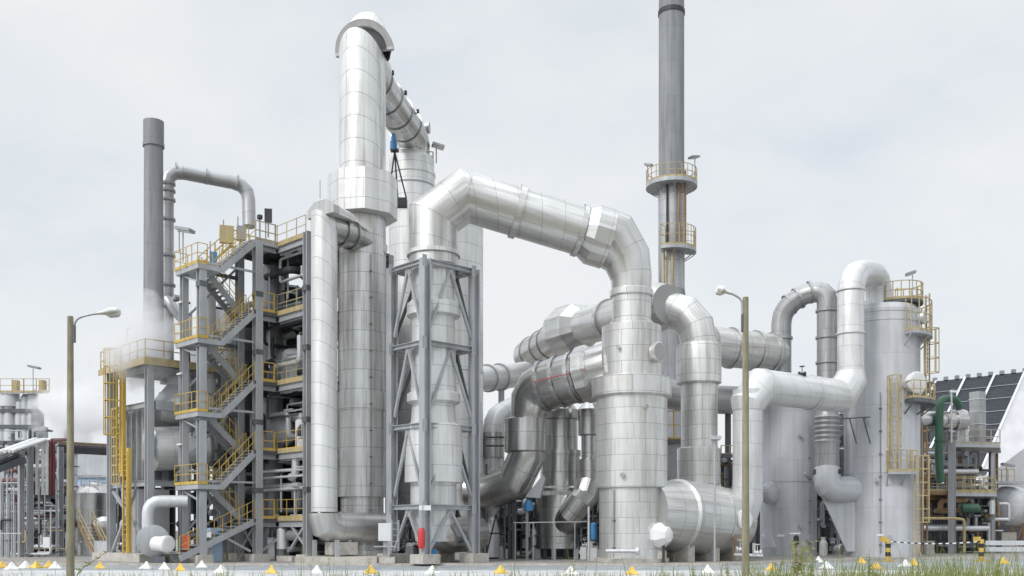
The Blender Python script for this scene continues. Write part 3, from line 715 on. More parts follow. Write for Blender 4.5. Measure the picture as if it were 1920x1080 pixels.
MB().sweep([c0, c0 + da * .5, c1, c1 + da * .02], [rr * 1.03, rr * 1.24, rr * 1.24, rr * 1.2], 14, True, phase=.22).build('collar', 'clad_duct', cd, sharp=10)
MB().sweep([c1, c1 + da * .35, at(1176, 487, 56.2), at(1184, 522, 56.1), at(1184, 562, 56.1)], [rr * 1.2, rr * 1.14, rr * .98, mm(38, 56), mm(36.5, 56)], 48, True).build('down_elbow', 'clad_duct', cd, sharp=20)
MB().sweep(rnd([gp(813, YP, zz(975, YP)), gp(818, YP, zz(1002, YP)), at(890, 1000, YP + 3.2)], 1.0, 2), mm(36, YP), 32).build('foot_elbow', 'clad_steel', cd)

# ================================================================== ROUND TANK
YT = 56.0
tk = thing('scrubber_tank', 'tall stepped round tank with fine panel grid and a broad ring band', 'tank', gp(1184, YT, AP))
P_ = lambda l: [(zz(py, YT), mm(r, YT)) for py, r in l]
pt = gp(1184, YT)
MB().rev(pt, Z, P_([(1052, 63), (1030, 63), (1030, 60), (917, 60)]), 72).build('base_shell', 'clad_fine', tk)
MB().rev(pt, Z, P_([(917, 62), (915, 66.5), (743, 66.5)]), 72).build('middle_shell', 'clad_fine', tk)
MB().rev(pt, Z, P_([(748, 68), (745, 74.5), (712, 74.5), (708, 58)]), 72).build('ring_band', 'clad_fine', tk)
MB().rev(pt, Z, P_([(712, 55.5), (614, 55.5), (608, 40)]), 72).build('upper_shell', 'clad_fine', tk)
MB().rev(pt, Z, P_([(612, 40), (604, 40), (602, 36.5), (556, 36.5)]), 56).build('neck', 'clad_fine', tk)
MB().rev(pt, Z, P_([(558, 38), (556, 40.5), (546, 40.5), (543, 36)]), 56).build('neck_flange', 'clad_fine', tk)
nd = Vector((.69, -.72, 0)); mh = pt + nd * (mm(55.5, YT) - .05) + Z * zz(668, YT)
MB().rev(mh, nd, [(0, .5), (.28, .5), (.28, .56), (.38, .56), (.42, .5)], 30).build('manhole', 'clad_duct', tk)
nd2 = Vector((.72, -.69, 0)); hp = pt + nd2 * (mm(60, YT) - .1) + Z * zz(1003, YT)
MB().rev(hp, nd2, [(0, .62), (.35, .74), (.4, .74), (.85, .4), (.9, .15)], 8, R(22)).build('hatch_cover', 'white', tk, sharp=8)
MB().rev(at(1136, 1033, YT - 2.2), (1, -.12, 0), [(0, .1), (1.6, .1), (1.6, .2), (1.75, .22), (1.8, .1)], 16).build('nozzle', 'pipe_light', tk)
MB().box(at(1240, 1050, YT - 1.2), .5, .5, .5).build('foot', 'concrete', tk, smooth=False)
MB().bar(gp(1244, YT - 1.6, AP), at(1244, 1008, YT - 1.6), .1, .1).build('post', 'pipe_dark', tk, smooth=False)
mb = MB(); mb.rev(pt, Z, [(AP, mm(70, YT)), (AP + .22, mm(70, YT))], 48); mb.build('plinth', 'concrete', tk)

# horizontal drum
dr = thing('horizontal_drum', 'fat polished horizontal drum lying on saddles right of the round tank', 'drum', gp(1320, 57.8, AP))
dA = at(1240, 965, 56.4); dB = at(1392, 982, 60.4); dv = (dB - dA).normalized(); LD = (dB - dA).length
rD = mm(69, 57.2)
MB().rev(dA, dv, [(-1.3, rD * .86), (.9, rD * .95), (1.05, rD * 1.02), (1.2, rD), (LD * .56, rD), (LD * .57, rD * .97), (LD * .8, rD * .95), (LD * .9, rD * .82), (LD * .97, rD * .5), (LD, .05)], 64).build('shell', 'clad_duct', dr)
ring(dr, dA + dv * 1.12, dv, rD * 1.04, .1, 'clad_duct'); ring(dr, dA + dv * LD * .56, dv, rD * 1.02, .1, 'clad_duct')
sdv = Vector((dv.y, -dv.x, 0)); hc = dA + dv * (LD * .68) + sdv * (rD * .88) + Z * .05
MB().rev(hc, sdv, [(0, .6), (.28, .6), (.3, .52), (.36, .5)], 28).build('hatch', 'white', dr)
MB().box(dA + dv * 1.7 + sdv * (rD * .985) - Z * .25, .34, .03, .12, math.atan2(dv.y, dv.x)).build('name_plate', 'white', dr, smooth=False)
for t_ in (.16, .46, .72):
    MB().box(dA + dv * LD * t_ - Z * (dA.z + (dB.z - dA.z) * t_ - AP) , .5, 2.6, dA.z - rD * .8 - AP, math.atan2(dv.y, dv.x)).build('saddle', 'concrete', dr, smooth=False)

# standing duct right of the tank
YD = 60.0
sd_ = thing('standing_duct', 'upright duct with two wide sleeves dropping into the horizontal drum', 'duct', gp(1310, YD, AP))
pd = gp(1310, YD); Q_ = lambda l: [(zz(py, YD), mm(r, YD)) for py, r in l]
hz = at(1225, 578, 61.2)
MB().sweep(rnd([gp(1311, YD, zz(960, YD)), gp(1311, YD, zz(585, YD)), hz], 2.0, 3), mm(34, YD), 48).build('pipe', 'clad_fine', sd_)
MB().rev(pd, Z, Q_([(722, 36), (719, 42), (655, 42), (648, 40), (645, 36)]), 48).build('sleeve', 'clad_fine', sd_)
MB().rev(pd, Z, Q_([(912, 34), (908, 40), (842, 40), (839, 35)]), 40).build('sleeve', 'clad_fine', sd_)
h2 = at(1075, 618, 69.0); h3 = at(990, 668, 77.0); h4 = at(960, 690, 79)
dh = (h2 - hz).normalized()
MB().sweep([hz - dh * .3, h2, h3], 1.22, 44).build('long_run', 'clad_duct', sd_)
collar(sd_, hz - dh * 1.5, hz + dh * 1.1, 1.5, 1.2, 'clad_duct', 20, 1.0)
ring(sd_, hz + dh * 4.6, dh, 1.36, .3)
collar(sd_, h2 - dh * 1.6, h2 + dh * 2.2, 1.75, 1.25, 'clad_duct', 8, .9)
for f in (.45, .62, .85): ring(sd_, h2.lerp(h3, f), h3 - h2, 1.3, .18)

# duct from the tank's left side
sdu = thing('side_duct', 'dark polished duct leaving the round tank leftward and bending down', 'duct', at(985, 960, 59))
q0 = at(1150, 688, 56.8); q1 = at(990, 733, 59.6); q2 = at(992, 800, 59.6); dq = (q1 - q0).normalized()
MB().sweep(rnd([q0, q1, q2], 1.45, 3), [1.46, 1.46, 1.34, 1.2, 1.08, 1.05], 48).build('pipe', 'clad_steel', sdu)
for f in (.42, .6, .78): ring(sdu, q0.lerp(q1, f), dq, 1.55, .22, 'clad_steel')
collar(sdu, q0.lerp(q1, .2), q0.lerp(q1, .38), 1.68, 1.46, 'clad_steel', 10, .2)
pq = gp(985, 59.6)
MB().rev(pq, Z, [(zz(850, 59.6), mm(33, 59.6)), (zz(847, 59.6), mm(39, 59.6)), (zz(787, 59.6), mm(39, 59.6)), (zz(784, 59.6), mm(33, 59.6))], 44).build('sleeve', 'clad_steel', sdu)
MB().sweep(rnd([at(988, 846, 59.6), at(986, 885, 59.6), at(944, 922, 60.4), at(880, 922, 61.2)], .95, 1), mm(34, 59.6), 44).build('lower_elbow', 'clad_steel', sdu)
MB().prism([at(1018, 890, 58.7), at(1022, 898, 58.7), at(1012, 934, 58.7), at(984, 932, 58.7)], (0.1, .5, 0)).build('gusset', 'pipe_mid', sdu, smooth=False)
MB().rod(q0.lerp(q1, .3) + Vector((-.2, -1.66, 0)), q0.lerp(q1, .85) + Vector((-.5, -1.62, .1)), .018).build('cable', 'red', sdu)
for px in (905, 955): MB().bar(gp(px, 60.8, AP), at(px, 940, 60.8), .14, .14).build('leg', 'galvanised_dark', sdu, smooth=False)

v1 = thing('stepped_vessel', 'polished stepped vessel on short legs behind the dark bent duct', 'vessel', gp(1050, 62.6, AP))
V_ = lambda l: [(zz(py, 62.6), mm(r, 62.6)) for py, r in l]
MB().rev(gp(1050, 62.6), Z, V_([(1028, 47), (1006, 47), (1005, 50), (1003, 50), (1002, 47), (930, 47), (922, 42), (916, 42), (912, 37), (856, 37), (856, 39), (845, 39), (845, 33), (788, 33), (787, 38), (770, 38), (768, 32), (755, 22), (752, 4)]), 56).build('shell', 'clad_steel', v1)
for a in range(6): MB().box(gp(1050, 62.6, AP) + Vector((math.cos(a * 1.047 + .2) * 1.4, math.sin(a * 1.047 + .2) * 1.4, 0)), .28, .28, .7).build('leg', 'galvanised', v1, smooth=False)
v2 = thing('sleeved_pipe', 'thin sleeved downpipe squeezed between stepped vessel and round tank', 'pipe', gp(1105, 60.8, AP))
W_ = lambda l: [(zz(py, 60.8), mm(r, 60.8)) for py, r in l]
MB().rev(gp(1106, 60.8), Z, W_([(905, 16), (903, 21), (862, 21), (860, 16), (818, 16), (816, 22), (768, 22), (755, 12)]), 36).build('pipe', 'clad_steel', v2)
MB().sweep(rnd([at(1106, 900, 60.8), at(1106, 920, 60.8), at(1078, 955, 60.0), at(1058, 985, 61.8)], .6, 1), mm(25, 60.8), 28, True).build('elbow', 'clad_steel', v2, sharp=12)
# far left pipes behind
v3 = thing('white_elbow_pipe', 'white pipe with an elbow peeking out beside the silo', 'pipe', gp(920, 63.5, AP))
MB().sweep(rnd([at(924, 1030, 63.5), at(924, 782, 63.5), at(985, 752, 66)], .9, 3), mm(19, 63.5), 32).build('pipe', 'clad_white', v3)
ring(v3, at(924, 835, 63.5), Z, mm(22, 63.5), 1.6, 'clad_steel', 'sleeve')
v4 = thing('background_duct', 'pale collared duct crossing behind between silo and dark bent duct', 'duct', at(945, 760, 70))
MB().sweep(rnd([at(890, 712, 68), at(950, 706, 70.5), at(985, 700, 73)], .8, 2), mm(23, 70), 32).build('pipe', 'clad_white', v4)
for px, py, Y in ((916, 709, 69.1), (938, 707, 70)): ring(v4, at(px, py, Y), at(985, 700, 73) - at(890, 712, 68), mm(26, 70), .3, 'clad_white')
MB().bar(gp(940, 70, AP), at(940, 725, 70), .3, .3).build('post', 'galvanised', v4, smooth=False)
# ground gear in the gap
t = thing('blue_actuator', 'blue cone shaped actuator on a post under the bent duct', 'actuator', gp(991, 59, AP))
MB().bar(gp(988, 59, AP), at(988, 955, 59), .12, .12).build('post', 'galvanised', t, smooth=False)
MB().rev(at(991, 958, 59), Z, [(0, .28), (.3, .28), (.6, .2), (.72, .08)], 18).build('actuator', 'blue', t)
t = thing('blue_pump', 'blue pump body beside the foot of the round tank', 'pump', gp(1112, 57.6, AP))
MB().rev(at(1112, 1012, 57.6), Z, [(0, .2), (.5, .24), (.9, .2), (1.0, .1)], 16).build('body', 'blue', t)
MB().box(gp(1112, 57.6, AP), .4, .4, .75).build('base', 'pipe_light', t, smooth=False)
MB().rod(gp(1104, 57.4, AP), at(1104, 950, 57.4), .07).build('pipe', 'pipe_light', t)
gb = thing('access_scaffold', 'dark braced scaffold with railing in the gap left of the stepped vessel', 'scaffold', gp(930, 61, AP))
for px in (912, 946, 962, 966):
    MB().bar(gp(px, 60.2, AP), at(px, 870 if px < 950 else 925, 60.2), .1, .1).build('post', 'galvanised_dark', gb, smooth=False)
for p, q in (((912, 1040), (930, 965)), ((946, 1035), (930, 965)), ((912, 1000), (946, 1000)), ((910, 820), (945, 820)), ((910, 836), (945, 836))):
    MB().bar(at(*p, 60.1), at(*q, 60.1), .1, .1).build('brace', 'pipe_dark', gb, smooth=False)
mb = MB(); mb.bar(at(962, 980, 58.5), at(1100, 978, 58.5), .05, .05)
for px in (966, 1000, 1040, 1078): mb.bar(gp(px, 58.5, AP), at(px, 978, 58.5), .05, .05)
mb.build('railing', 'galvanised', gb, smooth=False)
MB().rev(gp(922, 62, AP), Z, [(.1, .5), (1.9, .5), (2.4, .35), (2.6, .1)], 24).build('bottle', 'pipe_light', gb)
tag(MB().box(gp(985, 66, AP), 9.5, .5, 4.6, 0).build('duct_shade_wall', 'pipe_dark', None, gp(985, 66, AP), smooth=False), 'low dark wall added as shade behind the ducts', 'wall')  # dark wall added so the gap behind the ducts reads as shade
t = thing('lamp_pole', 'thin grey lamp pole with a small head before the horizontal drum', 'lamp', gp(1340, 55.2, AP))
MB().rod(gp(1340, 55.2, AP), at(1340, 824, 55.2), .06, 8).build('pole', 'galvanised', t)
mb = MB(); mb.bar(at(1333, 824, 55.2), at(1349, 824, 55.2), .1, .1); mb.build('crossarm', 'pipe_mid', t, smooth=False)
for px in (1336, 1347): MB().box(at(px, 824, 55.1), .26, .22, .2, .4).build('lamp_head', 'pipe_light', t, smooth=False)

# ================================================================== TALL CHIMNEY
YC = 92.0
ch = thing('tall_chimney', 'very tall grey chimney running out of the top of the picture', 'chimney', gp(1261, YC, AP))
C_ = lambda l: [(zz(py, YC), mm(r, YC)) for py, r in l]
MB().rev(gp(1259, YC), Z, C_([(1040, 27), (560, 27), (540, 24), (-60, 23.5)]), 56).build('shaft', 'stack_grey', ch)
MB().rev(gp(1259, YC), Z, C_([(29, 25), (21, 25)]), 48).build('band', 'pipe_dark', ch)
MB().rev(gp(1259, YC), Z, C_([(555, 24.6), (345, 24.6)]), 56).build('lower_cladding', 'clad_grey', ch)
MB().prism([at(1241, 480, YC - .6), at(1228, 600, YC - .6), at(1241, 600, YC - .6)], (0, .5, 0)).build('buttress', 'pipe_mid', ch, smooth=False)
cc = gp(1259, YC); rc_ = mm(24, YC)
arc_platform(ch, cc, rc_, mm(48, YC), zz(346, YC), 0, 359.5, 'yellow_pale', 'galvanised', .35, 24, 1.25, True, .028)
arc_platform(ch, cc, rc_, mm(46, YC), zz(470, YC), -125, 10, 'yellow_pale', 'galvanised', .3, 12, 1.9, True, .026)
ladder(ch, cc + Vector((-.55, -rc_ - .3, zz(600, YC))), cc + Vector((-.55, -rc_ - .3, zz(470, YC))), (0, -1, 0), .8, 'yellow_pale', None, r=.08)
ladder(ch, cc + Vector((.75, -rc_ - .2, zz(468, YC))), cc + Vector((.75, -rc_ - .2, zz(330, YC))), (0, -1, 0), .55, 'rust_steel', None, r=.08)
MB().bar(cc + Vector((-.6, -rc_ - .1, zz(465, YC))), cc + Vector((-.6, -rc_ - .1, zz(355, YC))), .14, .14).build('cable_duct', 'pipe_dark', ch, smooth=False)
floodlight(at(1214, 345, YC), 'floodlight at the left edge of the chimney platform', 1.6, (.8, -.5), size=.7)
floodlight(at(1303, 345, YC), 'floodlight raised at the right edge of the chimney platform', 2.3, (-.8, -.5), size=.9)

# ================================================================== RIGHT: DUCTS AND TANKS
YW = 60.0
wd = thing('white_duct', 'pale duct rising by the lamp post, crossing right and arching into the big grey tank', 'duct', gp(1402, 58.6, AP))
w0 = at(1362, 972, 59.4); w1 = at(1402, 966, 58.6); w2 = at(1402, 722, 58.6); w3 = at(1595, 745, 64.2); w4 = at(1595, 512, 64.2); w5 = at(1648, 514, 67.6); w6 = at(1648, 590, 67.6)
MB().sweep(rnd([w0, w1, w2 - Z * .3], 1.0, 2), .87, 44).build('riser', 'clad_white', wd)
dx = (w3 - w2).normalized()
MB().sweep(rnd([w2 - Z * 1.5, w2, w3, w3 + Z * 1.7], 1.1, 1), [.9, 1.0, 1.04, 1.04, 1.0, .86], 48).build('cross_run', 'clad_white', wd)
MB().sweep(rnd([w3 + Z * .6, w4, w5, w6], 1.65, 4), .84, 44).build('arch', 'clad_white', wd)
for f in (.12, .58): ring(wd, w2.lerp(w3, f), dx, 1.09, .14, 'clad_white')
ring(wd, at(1595, 626, 64.2), Z, .92, .12, 'clad_white'); ring(wd, at(1595, 545, 64.2), Z, .89, .1, 'clad_white')
mb = MB(); valve(mb, w2.lerp(w3, .5) + Vector((-.2, -.8, .95)), .22); mb.build('valve', 'pipe_dark', wd)
for s in (0, 1):
    MB().bar(at(1593 + s * 26, 785, 65.4), at(1606 + s * 26, 832, 66.1 - s * .35), .06, .06).build('bracket', 'galvanised_dark', wd, smooth=False)
    MB().bar(at(1593 + s * 26, 785, 65.3), at(1596 + s * 26, 784, 66.4), .08, .08).build('bracket', 'galvanised_dark', wd, smooth=False)
MB().bar(at(1580, 785, 65.3), at(1632, 782, 65.35), .08, .08).build('bracket', 'galvanised_dark', wd, smooth=False)

rd = thing('arched_duct', 'ringed grey duct running left to right then arching over and dropping to a bellows', 'duct', gp(1550, 68, AP))
r0 = at(1330, 648, 66); r1 = at(1468, 664, 68.5); 
MB().sweep([r0, r0.lerp(r1, .86), r1.lerp(r0, .02), r1], [mm(36, 66), mm(36, 66), mm(24, 66), mm(16, 66)], 44).build('feed_run', 'clad_duct', rd)
for f in (.28, .6, .82): ring(rd, r0.lerp(r1, f), r1 - r0, mm(39, 66), .2)
MB().sweep(rnd([at(1465, 700, 68.5), at(1465, 582, 68.5), at(1512, 548, 67.5), at(1551, 548, 67.0), at(1551, 780, 67.0)], .95, 3), mm(18.5, 68), 40).build('arch', 'clad_grey', rd)
for px, py, Y, d in ((1465, 635, 68.5, Z), (1480, 571, 68.2, (1, 0, .7)), (1497, 559, 67.8, (1, -.1, .6)), (1519, 548, 67.4, (1, -.1, .2)), (1551, 583, 67, Z), (1551, 633, 67, Z), (1551, 680, 67, Z), (1551, 740, 67, Z)):
    ring(rd, at(px, py, Y), d, mm(21, 68), .16, 'clad_grey')
MB().rev(gp(1551, 67), Z, [(zz(880, 67), mm(22, 67)), (zz(835, 67), mm(22, 67)), (zz(830, 67), mm(24, 67))] + [x for i in range(6) for x in ((zz(828 - i * 9, 67), mm(25, 67)), (zz(824 - i * 9, 67), mm(21.5, 67)))] + [(zz(770, 67), mm(20, 67))], 36).build('bellows', 'clad_grey', rd)
MB().rev(gp(1551, 67), Z, [(zz(890, 67), mm(27, 67)), (zz(880, 67), mm(25, 67))], 36).build('bellows_flange', 'pipe_dark', rd)
MB().sweep(rnd([at(1551, 880, 67), at(1551, 918, 66.6), at(1610, 918, 67.4)], .8, 4), mm(25, 66), 36).build('lower_elbow', 'tank_paint', rd)
MB().prism([at(1532, 888, 66.9), at(1534, 915, 66.9), at(1588, 1034, 66.9), at(1622, 1034, 66.9), at(1622, 925, 66.9), at(1575, 915, 66.9), at(1570, 888, 66.9)], (0, .2, 0)).build('support_fin', 'tank_paint', rd, smooth=False)
for d_, nm in ((0, 1),):
    pass

tm = thing('grey_tank', 'plain grey painted tank behind the pale duct, half hidden', 'tank', gp(1478, 71, AP))
pcol(tm, 1478, 71, [(1041, 52.5), (1036, 52.5), (1036, 51.5), (905, 51.5), (905, 52.6), (897, 52.6), (897, 51.5), (752, 51.5), (742, 40), (738, 10)], 'tank_paint', 'shell', 64)
MB().rev(at(1440, 924, 69.6), (.5, -.85, 0), [(-.6, .5), (0, .78), (.3, .78), (.6, .6), (.75, .3), (.8, .05)], 32).build('dished_nozzle', 'tank_paint', tm)
MB().prism([at(1432, 940, 69.0), at(1455, 1026, 69.0), at(1432, 1026, 69.0)], (0, .4, 0)).build('support_fin', 'tank_paint', tm, smooth=False)
for px in (1428, 1464): MB().box(at(px, 1006, 68.9), .5, .04, .14).build('name_plate', 'white', tm, smooth=False)

YG = 68.0
tg = thing('big_tank', 'tall pale grey tank at right with yellow ladders and railed balconies', 'tank', gp(1653, YG, AP))
G_ = lambda l: [(zz(py, YG), mm(r, YG)) for py, r in l]
MB().rev(gp(1653, YG), Z, G_([(1046, 69), (1035, 69), (1035, 67.5), (890, 67.5), (889, 68), (887, 67.5), (612, 67.5), (612, 68.5), (606, 68.5), (606, 67.5), (596, 67.5), (596, 68.5), (590, 68.5), (590, 67), (580, 62), (576, 34), (564, 32), (562, 20)]), 72).build('shell', 'tank_paint', tg)
ct = gp(1653, YG); rg_ = mm(68, YG)
arc_platform(tg, ct + Vector((1.0, -.6, 0)), .6, 1.5, zz(572, YG), -170, 80, 'yellow_pale', 'deck_steel', .2, 12, 1.2)
arc_platform(tg, ct, rg_, rg_ + .75, zz(634, YG), -75, 15, 'yellow_pale', 'galvanised', .2, 8, 2.2)
arc_platform(tg, ct, rg_, rg_ + .95, zz(757, YG), -75, 20, 'yellow_pale', 'galvanised_dark', .25, 10, 1.15)
arc_platform(tg, ct, rg_, rg_ + .7, zz(889, YG), -103, -66, 'yellow_pale', 'galvanised', .18, 5, 1.4)
def tl(a, z0, z1, mat, cage=None, off=.28):
    o = Vector((math.cos(R(a)), math.sin(R(a)), 0)); c = ct + o * (rg_ + off)
    ladder(tg, c + Z * z0, c + Z * z1, o, .5, mat, cage, r=.04)
tl(-95, zz(886, YG), zz(718, YG), 'yellow_pale', 1.5)
tl(-57, zz(1040, YG), zz(860, YG), 'yellow_pale', 2.2)
tl(-30, zz(755, YG), zz(625, YG), 'yellow_pale', 1.8)
tl(5, zz(740, YG), zz(550, YG), 'yellow_pale', None, .8)
MB().rev(ct + Vector((.52, -.85, 0)) * rg_ + Z * zz(728, YG), (.4, -.9, 0), [(-.2, .68), (.3, .68), (.3, .76), (.42, .76), (.46, .68)], 28).build('manhole', 'white', tg)
MB().rev(ct + Vector((.82, -.57, 0)) * rg_ + Z * zz(604, YG), (.8, -.6, 0), [(-.2, .4), (.2, .4), (.22, .46), (.34, .46)], 24).build('manhole', 'pipe_light', tg)
floodlight(at(1711, 572, YG - 1), 'floodlight on a mast above the big grey tank top', 2.0, (-.9, .1), size=.6)
for px, py, w, h, Y in ((1650, 1003, .45, .12, 65.4), (1701, 1030, .15, .9, 66)): MB().box(at(px, py + h * 14, Y), w, .05, h).build('plate', 'white' if w > .2 else 'black', tg, smooth=False)
# dark wall added so the opening between the tanks reads as shade
tag(MB().box(gp(1545, 76, AP), 3.4, .4, 9).build('gap_shade_wall', 'pipe_dark', None, gp(1545, 76, AP), smooth=False), 'dark wall added as shade in the gap between the two grey tanks', 'wall')
t = thing('pump', 'white pump in the dark gap between the two grey tanks', 'pump', gp(1546, 69.5, AP))
MB().rev(gp(1544, 69.5, AP), Z, [(0, .3), (.9, .28), (1.1, .15), (1.3, .2)], 18).build('body', 'white', t)
MB().rev(gp(1566, 69.5, AP + .5), (.6, -.8, 0), [(0, .2), (.5, .35), (.6, .3)], 16).build('motor', 'pipe_light', t)
# brown frame and platform behind the lamp post
t = thing('walkway', 'brown railed walkway glimpsed between the standing duct and pale riser', 'walkway', gp(1365, 66, AP))
for z in (zz(868, 66), zz(920, 66)):
    d_ = MB().box(gp(1366, 66, z - .2), 2.4, 1.5, .2).build('deck', 'rust_steel', t, smooth=False)
    railing(d_, [gp(1352, 65.3, z), gp(1384, 65.3, z)], 'yellow_pale', 1.1, .6)
for px in (1355, 1380): MB().bar(gp(px, 66, AP), gp(px, 66, zz(850, 66)), .2, .2).build('post', 'galvanised_dark', t, smooth=False)
t = thing('valve_station', 'rusty brown frame with valves beside the foot of the pale riser', 'frame', gp(1388, 57.2, AP))
for px in (1376, 1398): MB().bar(gp(px, 57.2, AP), at(px, 1010, 57.2), .1, .1).build('leg', 'rust_steel', t, smooth=False)
MB().bar(at(1374, 1010, 57.2), at(1400, 1010, 57.2), .1, .1).build('beam', 'rust_steel', t, smooth=False)
mb = MB(); valve(mb, at(1388, 1030, 57), .25); valve(mb, at(1420, 1036, 57), .22); mb.build('valve', 'pipe_light', t)
MB().rod(at(1376, 1040, 57), at(1430, 1042, 57), .09, 10).build('pipe', 'pipe_light', t)
t = thing('caged_platform', 'yellow caged platform between round tank and standing duct', 'platform', gp(1262, 66, AP))
d_ = MB().box(at(1262, 832, 66), 1.3, 1.3, .25).build('deck', 'galvanised_dark', t, smooth=False)
railing(d_, [at(1248, 832, 65.4) + Z * .25, at(1278, 832, 65.4) + Z * .25], 'yellow', 1.9, .45, .035)
MB().box(gp(1262, 66, AP), 1.0, 1.0, zz(834, 66)).build('pillar', 'pipe_mid', t, smooth=False)
t = thing('background_pipe', 'grey pipe passing behind the standing duct toward the pale riser', 'pipe', at(1300, 745, 67))
MB().sweep([at(1235, 735, 65), at(1300, 748, 67), at(1420, 752, 70)], mm(27, 67), 32).build('pipe', 'clad_grey', t)
MB().bar(gp(1365, 68.6, AP), at(1365, 776, 68.6), .3, .3).build('post', 'galvanised_dark', t, smooth=False)

# ================================================================== RIGHT PIPE RACK
YK = 76.0
rk = thing('pipe_rack', 'rusty grey steel rack of platforms and pipes right of the big grey tank', 'pipe rack', gp(1790, YK, AP))
for px, Y, top in ((1728, 74, 760), (1785, 74.5, 825), (1862, 76, 850), (1735, 80, 740), (1800, 80, 800), (1868, 81, 850)):
    MB().hsec(gp(px, Y, AP), at(px, top, Y), .42 if px == 1785 else .24, .42 if px == 1785 else .24, .05).build('column', 'galvanised' if px in (1785, 1862) else 'rust_steel', rk, smooth=False)
for z0, x0, x1, mat in ((834, 1775, 1875, 'galvanised'), (922, 1722, 1862, 'rust_steel'), (925, 1790, 1868, 'galvanised')):
    z = zz(z0, YK)
    d_ = MB().prism([gp(x0, 74.6, z - .25), gp(x1, 75.6, z - .25), gp(x1 + 2, 81, z - .25), gp(x0 + 2, 81, z - .25)], (0, 0, .25)).build('deck', mat, rk, smooth=False)
    railing(d_, [gp(x0, 74.6, z), gp(x1, 75.6, z)], 'rail_grey' if z0 < 900 else 'yellow_pale', 1.1, .8, .03)
rt = lambda a, b, z: gp(1728, 75.5) + Vector((a, b, z))
tangle(rk, rt, 24, (0, 5.6), (0, 4.5), (.5, 4.6), (.05, .08, .12, .2), ('pipe_light', 'pipe_mid', 'pipe_dark', 'galvanised', 'rust_steel'), random.Random(11), 2)
tangle(rk, rt, 20, (0, 5.6), (0, 4.5), (5.2, 8.2), (.05, .08, .12, .2), ('pipe_light', 'pipe_mid', 'pipe_dark', 'galvanised', 'rust_steel'), random.Random(12), 2)
for px in (1729, 1738): MB().rod(gp(px, 73.6, AP), at(px, 800, 73.6), .08, 8).build('pipe', 'rust_steel', rk)
tangle(rk, lambda a, b, z: gp(1850, 76.5) + Vector((a, b, z)), 10, (0, 2.4), (0, 3), (.4, 4.4), (.05, .08, .12), ('pipe_light', 'pipe_mid', 'rust_steel'), random.Random(13), 2)
t = thing('green_pipe', 'thick green pipe hooked over the right pipe rack', 'pipe', at(1762, 920, 74))
MB().sweep(rnd([at(1764, 905, 73.8), at(1760, 860, 73.8), at(1762, 750, 73.8), at(1790, 746, 75), at(1800, 764, 75.2)], .55, 4), .29, 24).build('pipe', 'green', t)
MB().rev(at(1788, 745, 74.9), Z, [(-.2, .12), (.2, .2), (.5, .16), (.7, .05)], 14).build('valve', 'green', t)
ring(t, at(1761, 826, 73.8), Z, .36, .14, 'green')
t = thing('green_vessel', 'small green horizontal vessel under the rack deck', 'vessel', at(1815, 962, 75))
MB().rev(at(1802, 953, 75), (1, -.2, 0), [(0, .2), (.1, .34), (1.2, .34), (1.32, .2), (1.34, .02)], 24).build('shell', 'green', t)
MB().box(at(1818, 970, 75), .3, .3, .35).build('saddle', 'pipe_dark', t, smooth=False)
t = thing('exchanger', 'polished horizontal exchanger on top of the right pipe rack', 'exchanger', at(1750, 800, 76))
MB().rev(at(1718, 788, 74.5), (1, .15, 0), [(0, .7), (3.0, .7), (3.0, .85), (3.2, .85), (3.2, .7), (3.9, .7), (4.1, .3)], 36).build('shell', 'clad_steel', t)
for px in (1735, 1775): MB().box(at(px, 828, 75), .3, .8, .7).build('saddle', 'galvanised_dark', t, smooth=False)
for px, py0, py1, r, lab in ((1833, 832, 735, 11, 'ribbed grey square stack on the right rack deck'), (1806, 832, 768, 9, 'stubby white capsule tank beside the square stack')):
    t = thing('rack_stack', lab, 'stack', at(px, py0, 76))
    if r == 11:
        MB().box(at(px, py0, 76), .82, .82, mm(py0 - py1, 76), R(30)).build('casing', 'clad_grey', t, smooth=False)
        for k in range(4): MB().box(at(px, py0, 76) + Z * (.5 + k * .95), .9, .9, .06, R(30)).build('rib', 'pipe_light', t, smooth=False)
    else:
        MB().rev(at(px, py0, 75.8), Z, [(0, .4), (2.2, .4), (2.5, .3), (2.6, .05)], 24).build('shell', 'white', t)
        ring(t, at(px, py0, 75.8) + Z * 1.2, Z, .43, .1, 'white', 'band')
t = thing('egg_tank', 'pale grey lens shaped tank end at the right of the pipe rack', 'tank', gp(1882, 79, AP))
MB().rev(at(1884, 948, 80), (-.75, -.66, 0), [(-2, 1.55), (0, 1.55), (.3, 1.35), (.55, .8), (.62, .05)], 40).build('shell', 'tank_paint', t)
MB().box(gp(1884, 80.6, AP), 1.2, 1.4, 1.6).build('saddle', 'concrete', t, smooth=False)
d_ = MB().box(at(1884, 908, 79.6), 2.4, 1.6, .2).build('platform', 'galvanised', t, smooth=False)
railing(d_, [at(1866, 906, 78.9), at(1902, 906, 78.9)], 'yellow_pale', 1.1, .5, .035)
floodlight(at(1887, 906, 79), 'floodlight above the lens shaped tank platform', 1.3, (.9, -.1), size=.9)
t = thing('brown_frame', 'brown lattice stand at the right edge of the picture', 'frame', gp(1910, 82, AP))
for px in (1896, 1918, 1938): MB().bar(gp(px, 82, AP), at(px, 940, 82), .16, .16).build('leg', 'rust_steel', t, smooth=False)
for p, q in (((1896, 1040), (1918, 985)), ((1918, 1040), (1896, 985)), ((1896, 985), (1938, 985)), ((1896, 942), (1938, 942))):
    MB().bar(at(*p, 82), at(*q, 82), .12, .12).build('brace', 'rust_steel', t, smooth=False)
MB().box(at(1908, 984, 82.4), .9, .5, 1.8).build('panel', 'yellow_pale', t, smooth=False)
t = thing('yellow_pipe', 'thin yellow gas pipe crossing low in front of the right rack', 'pipe', gp(1760, 73, AP))
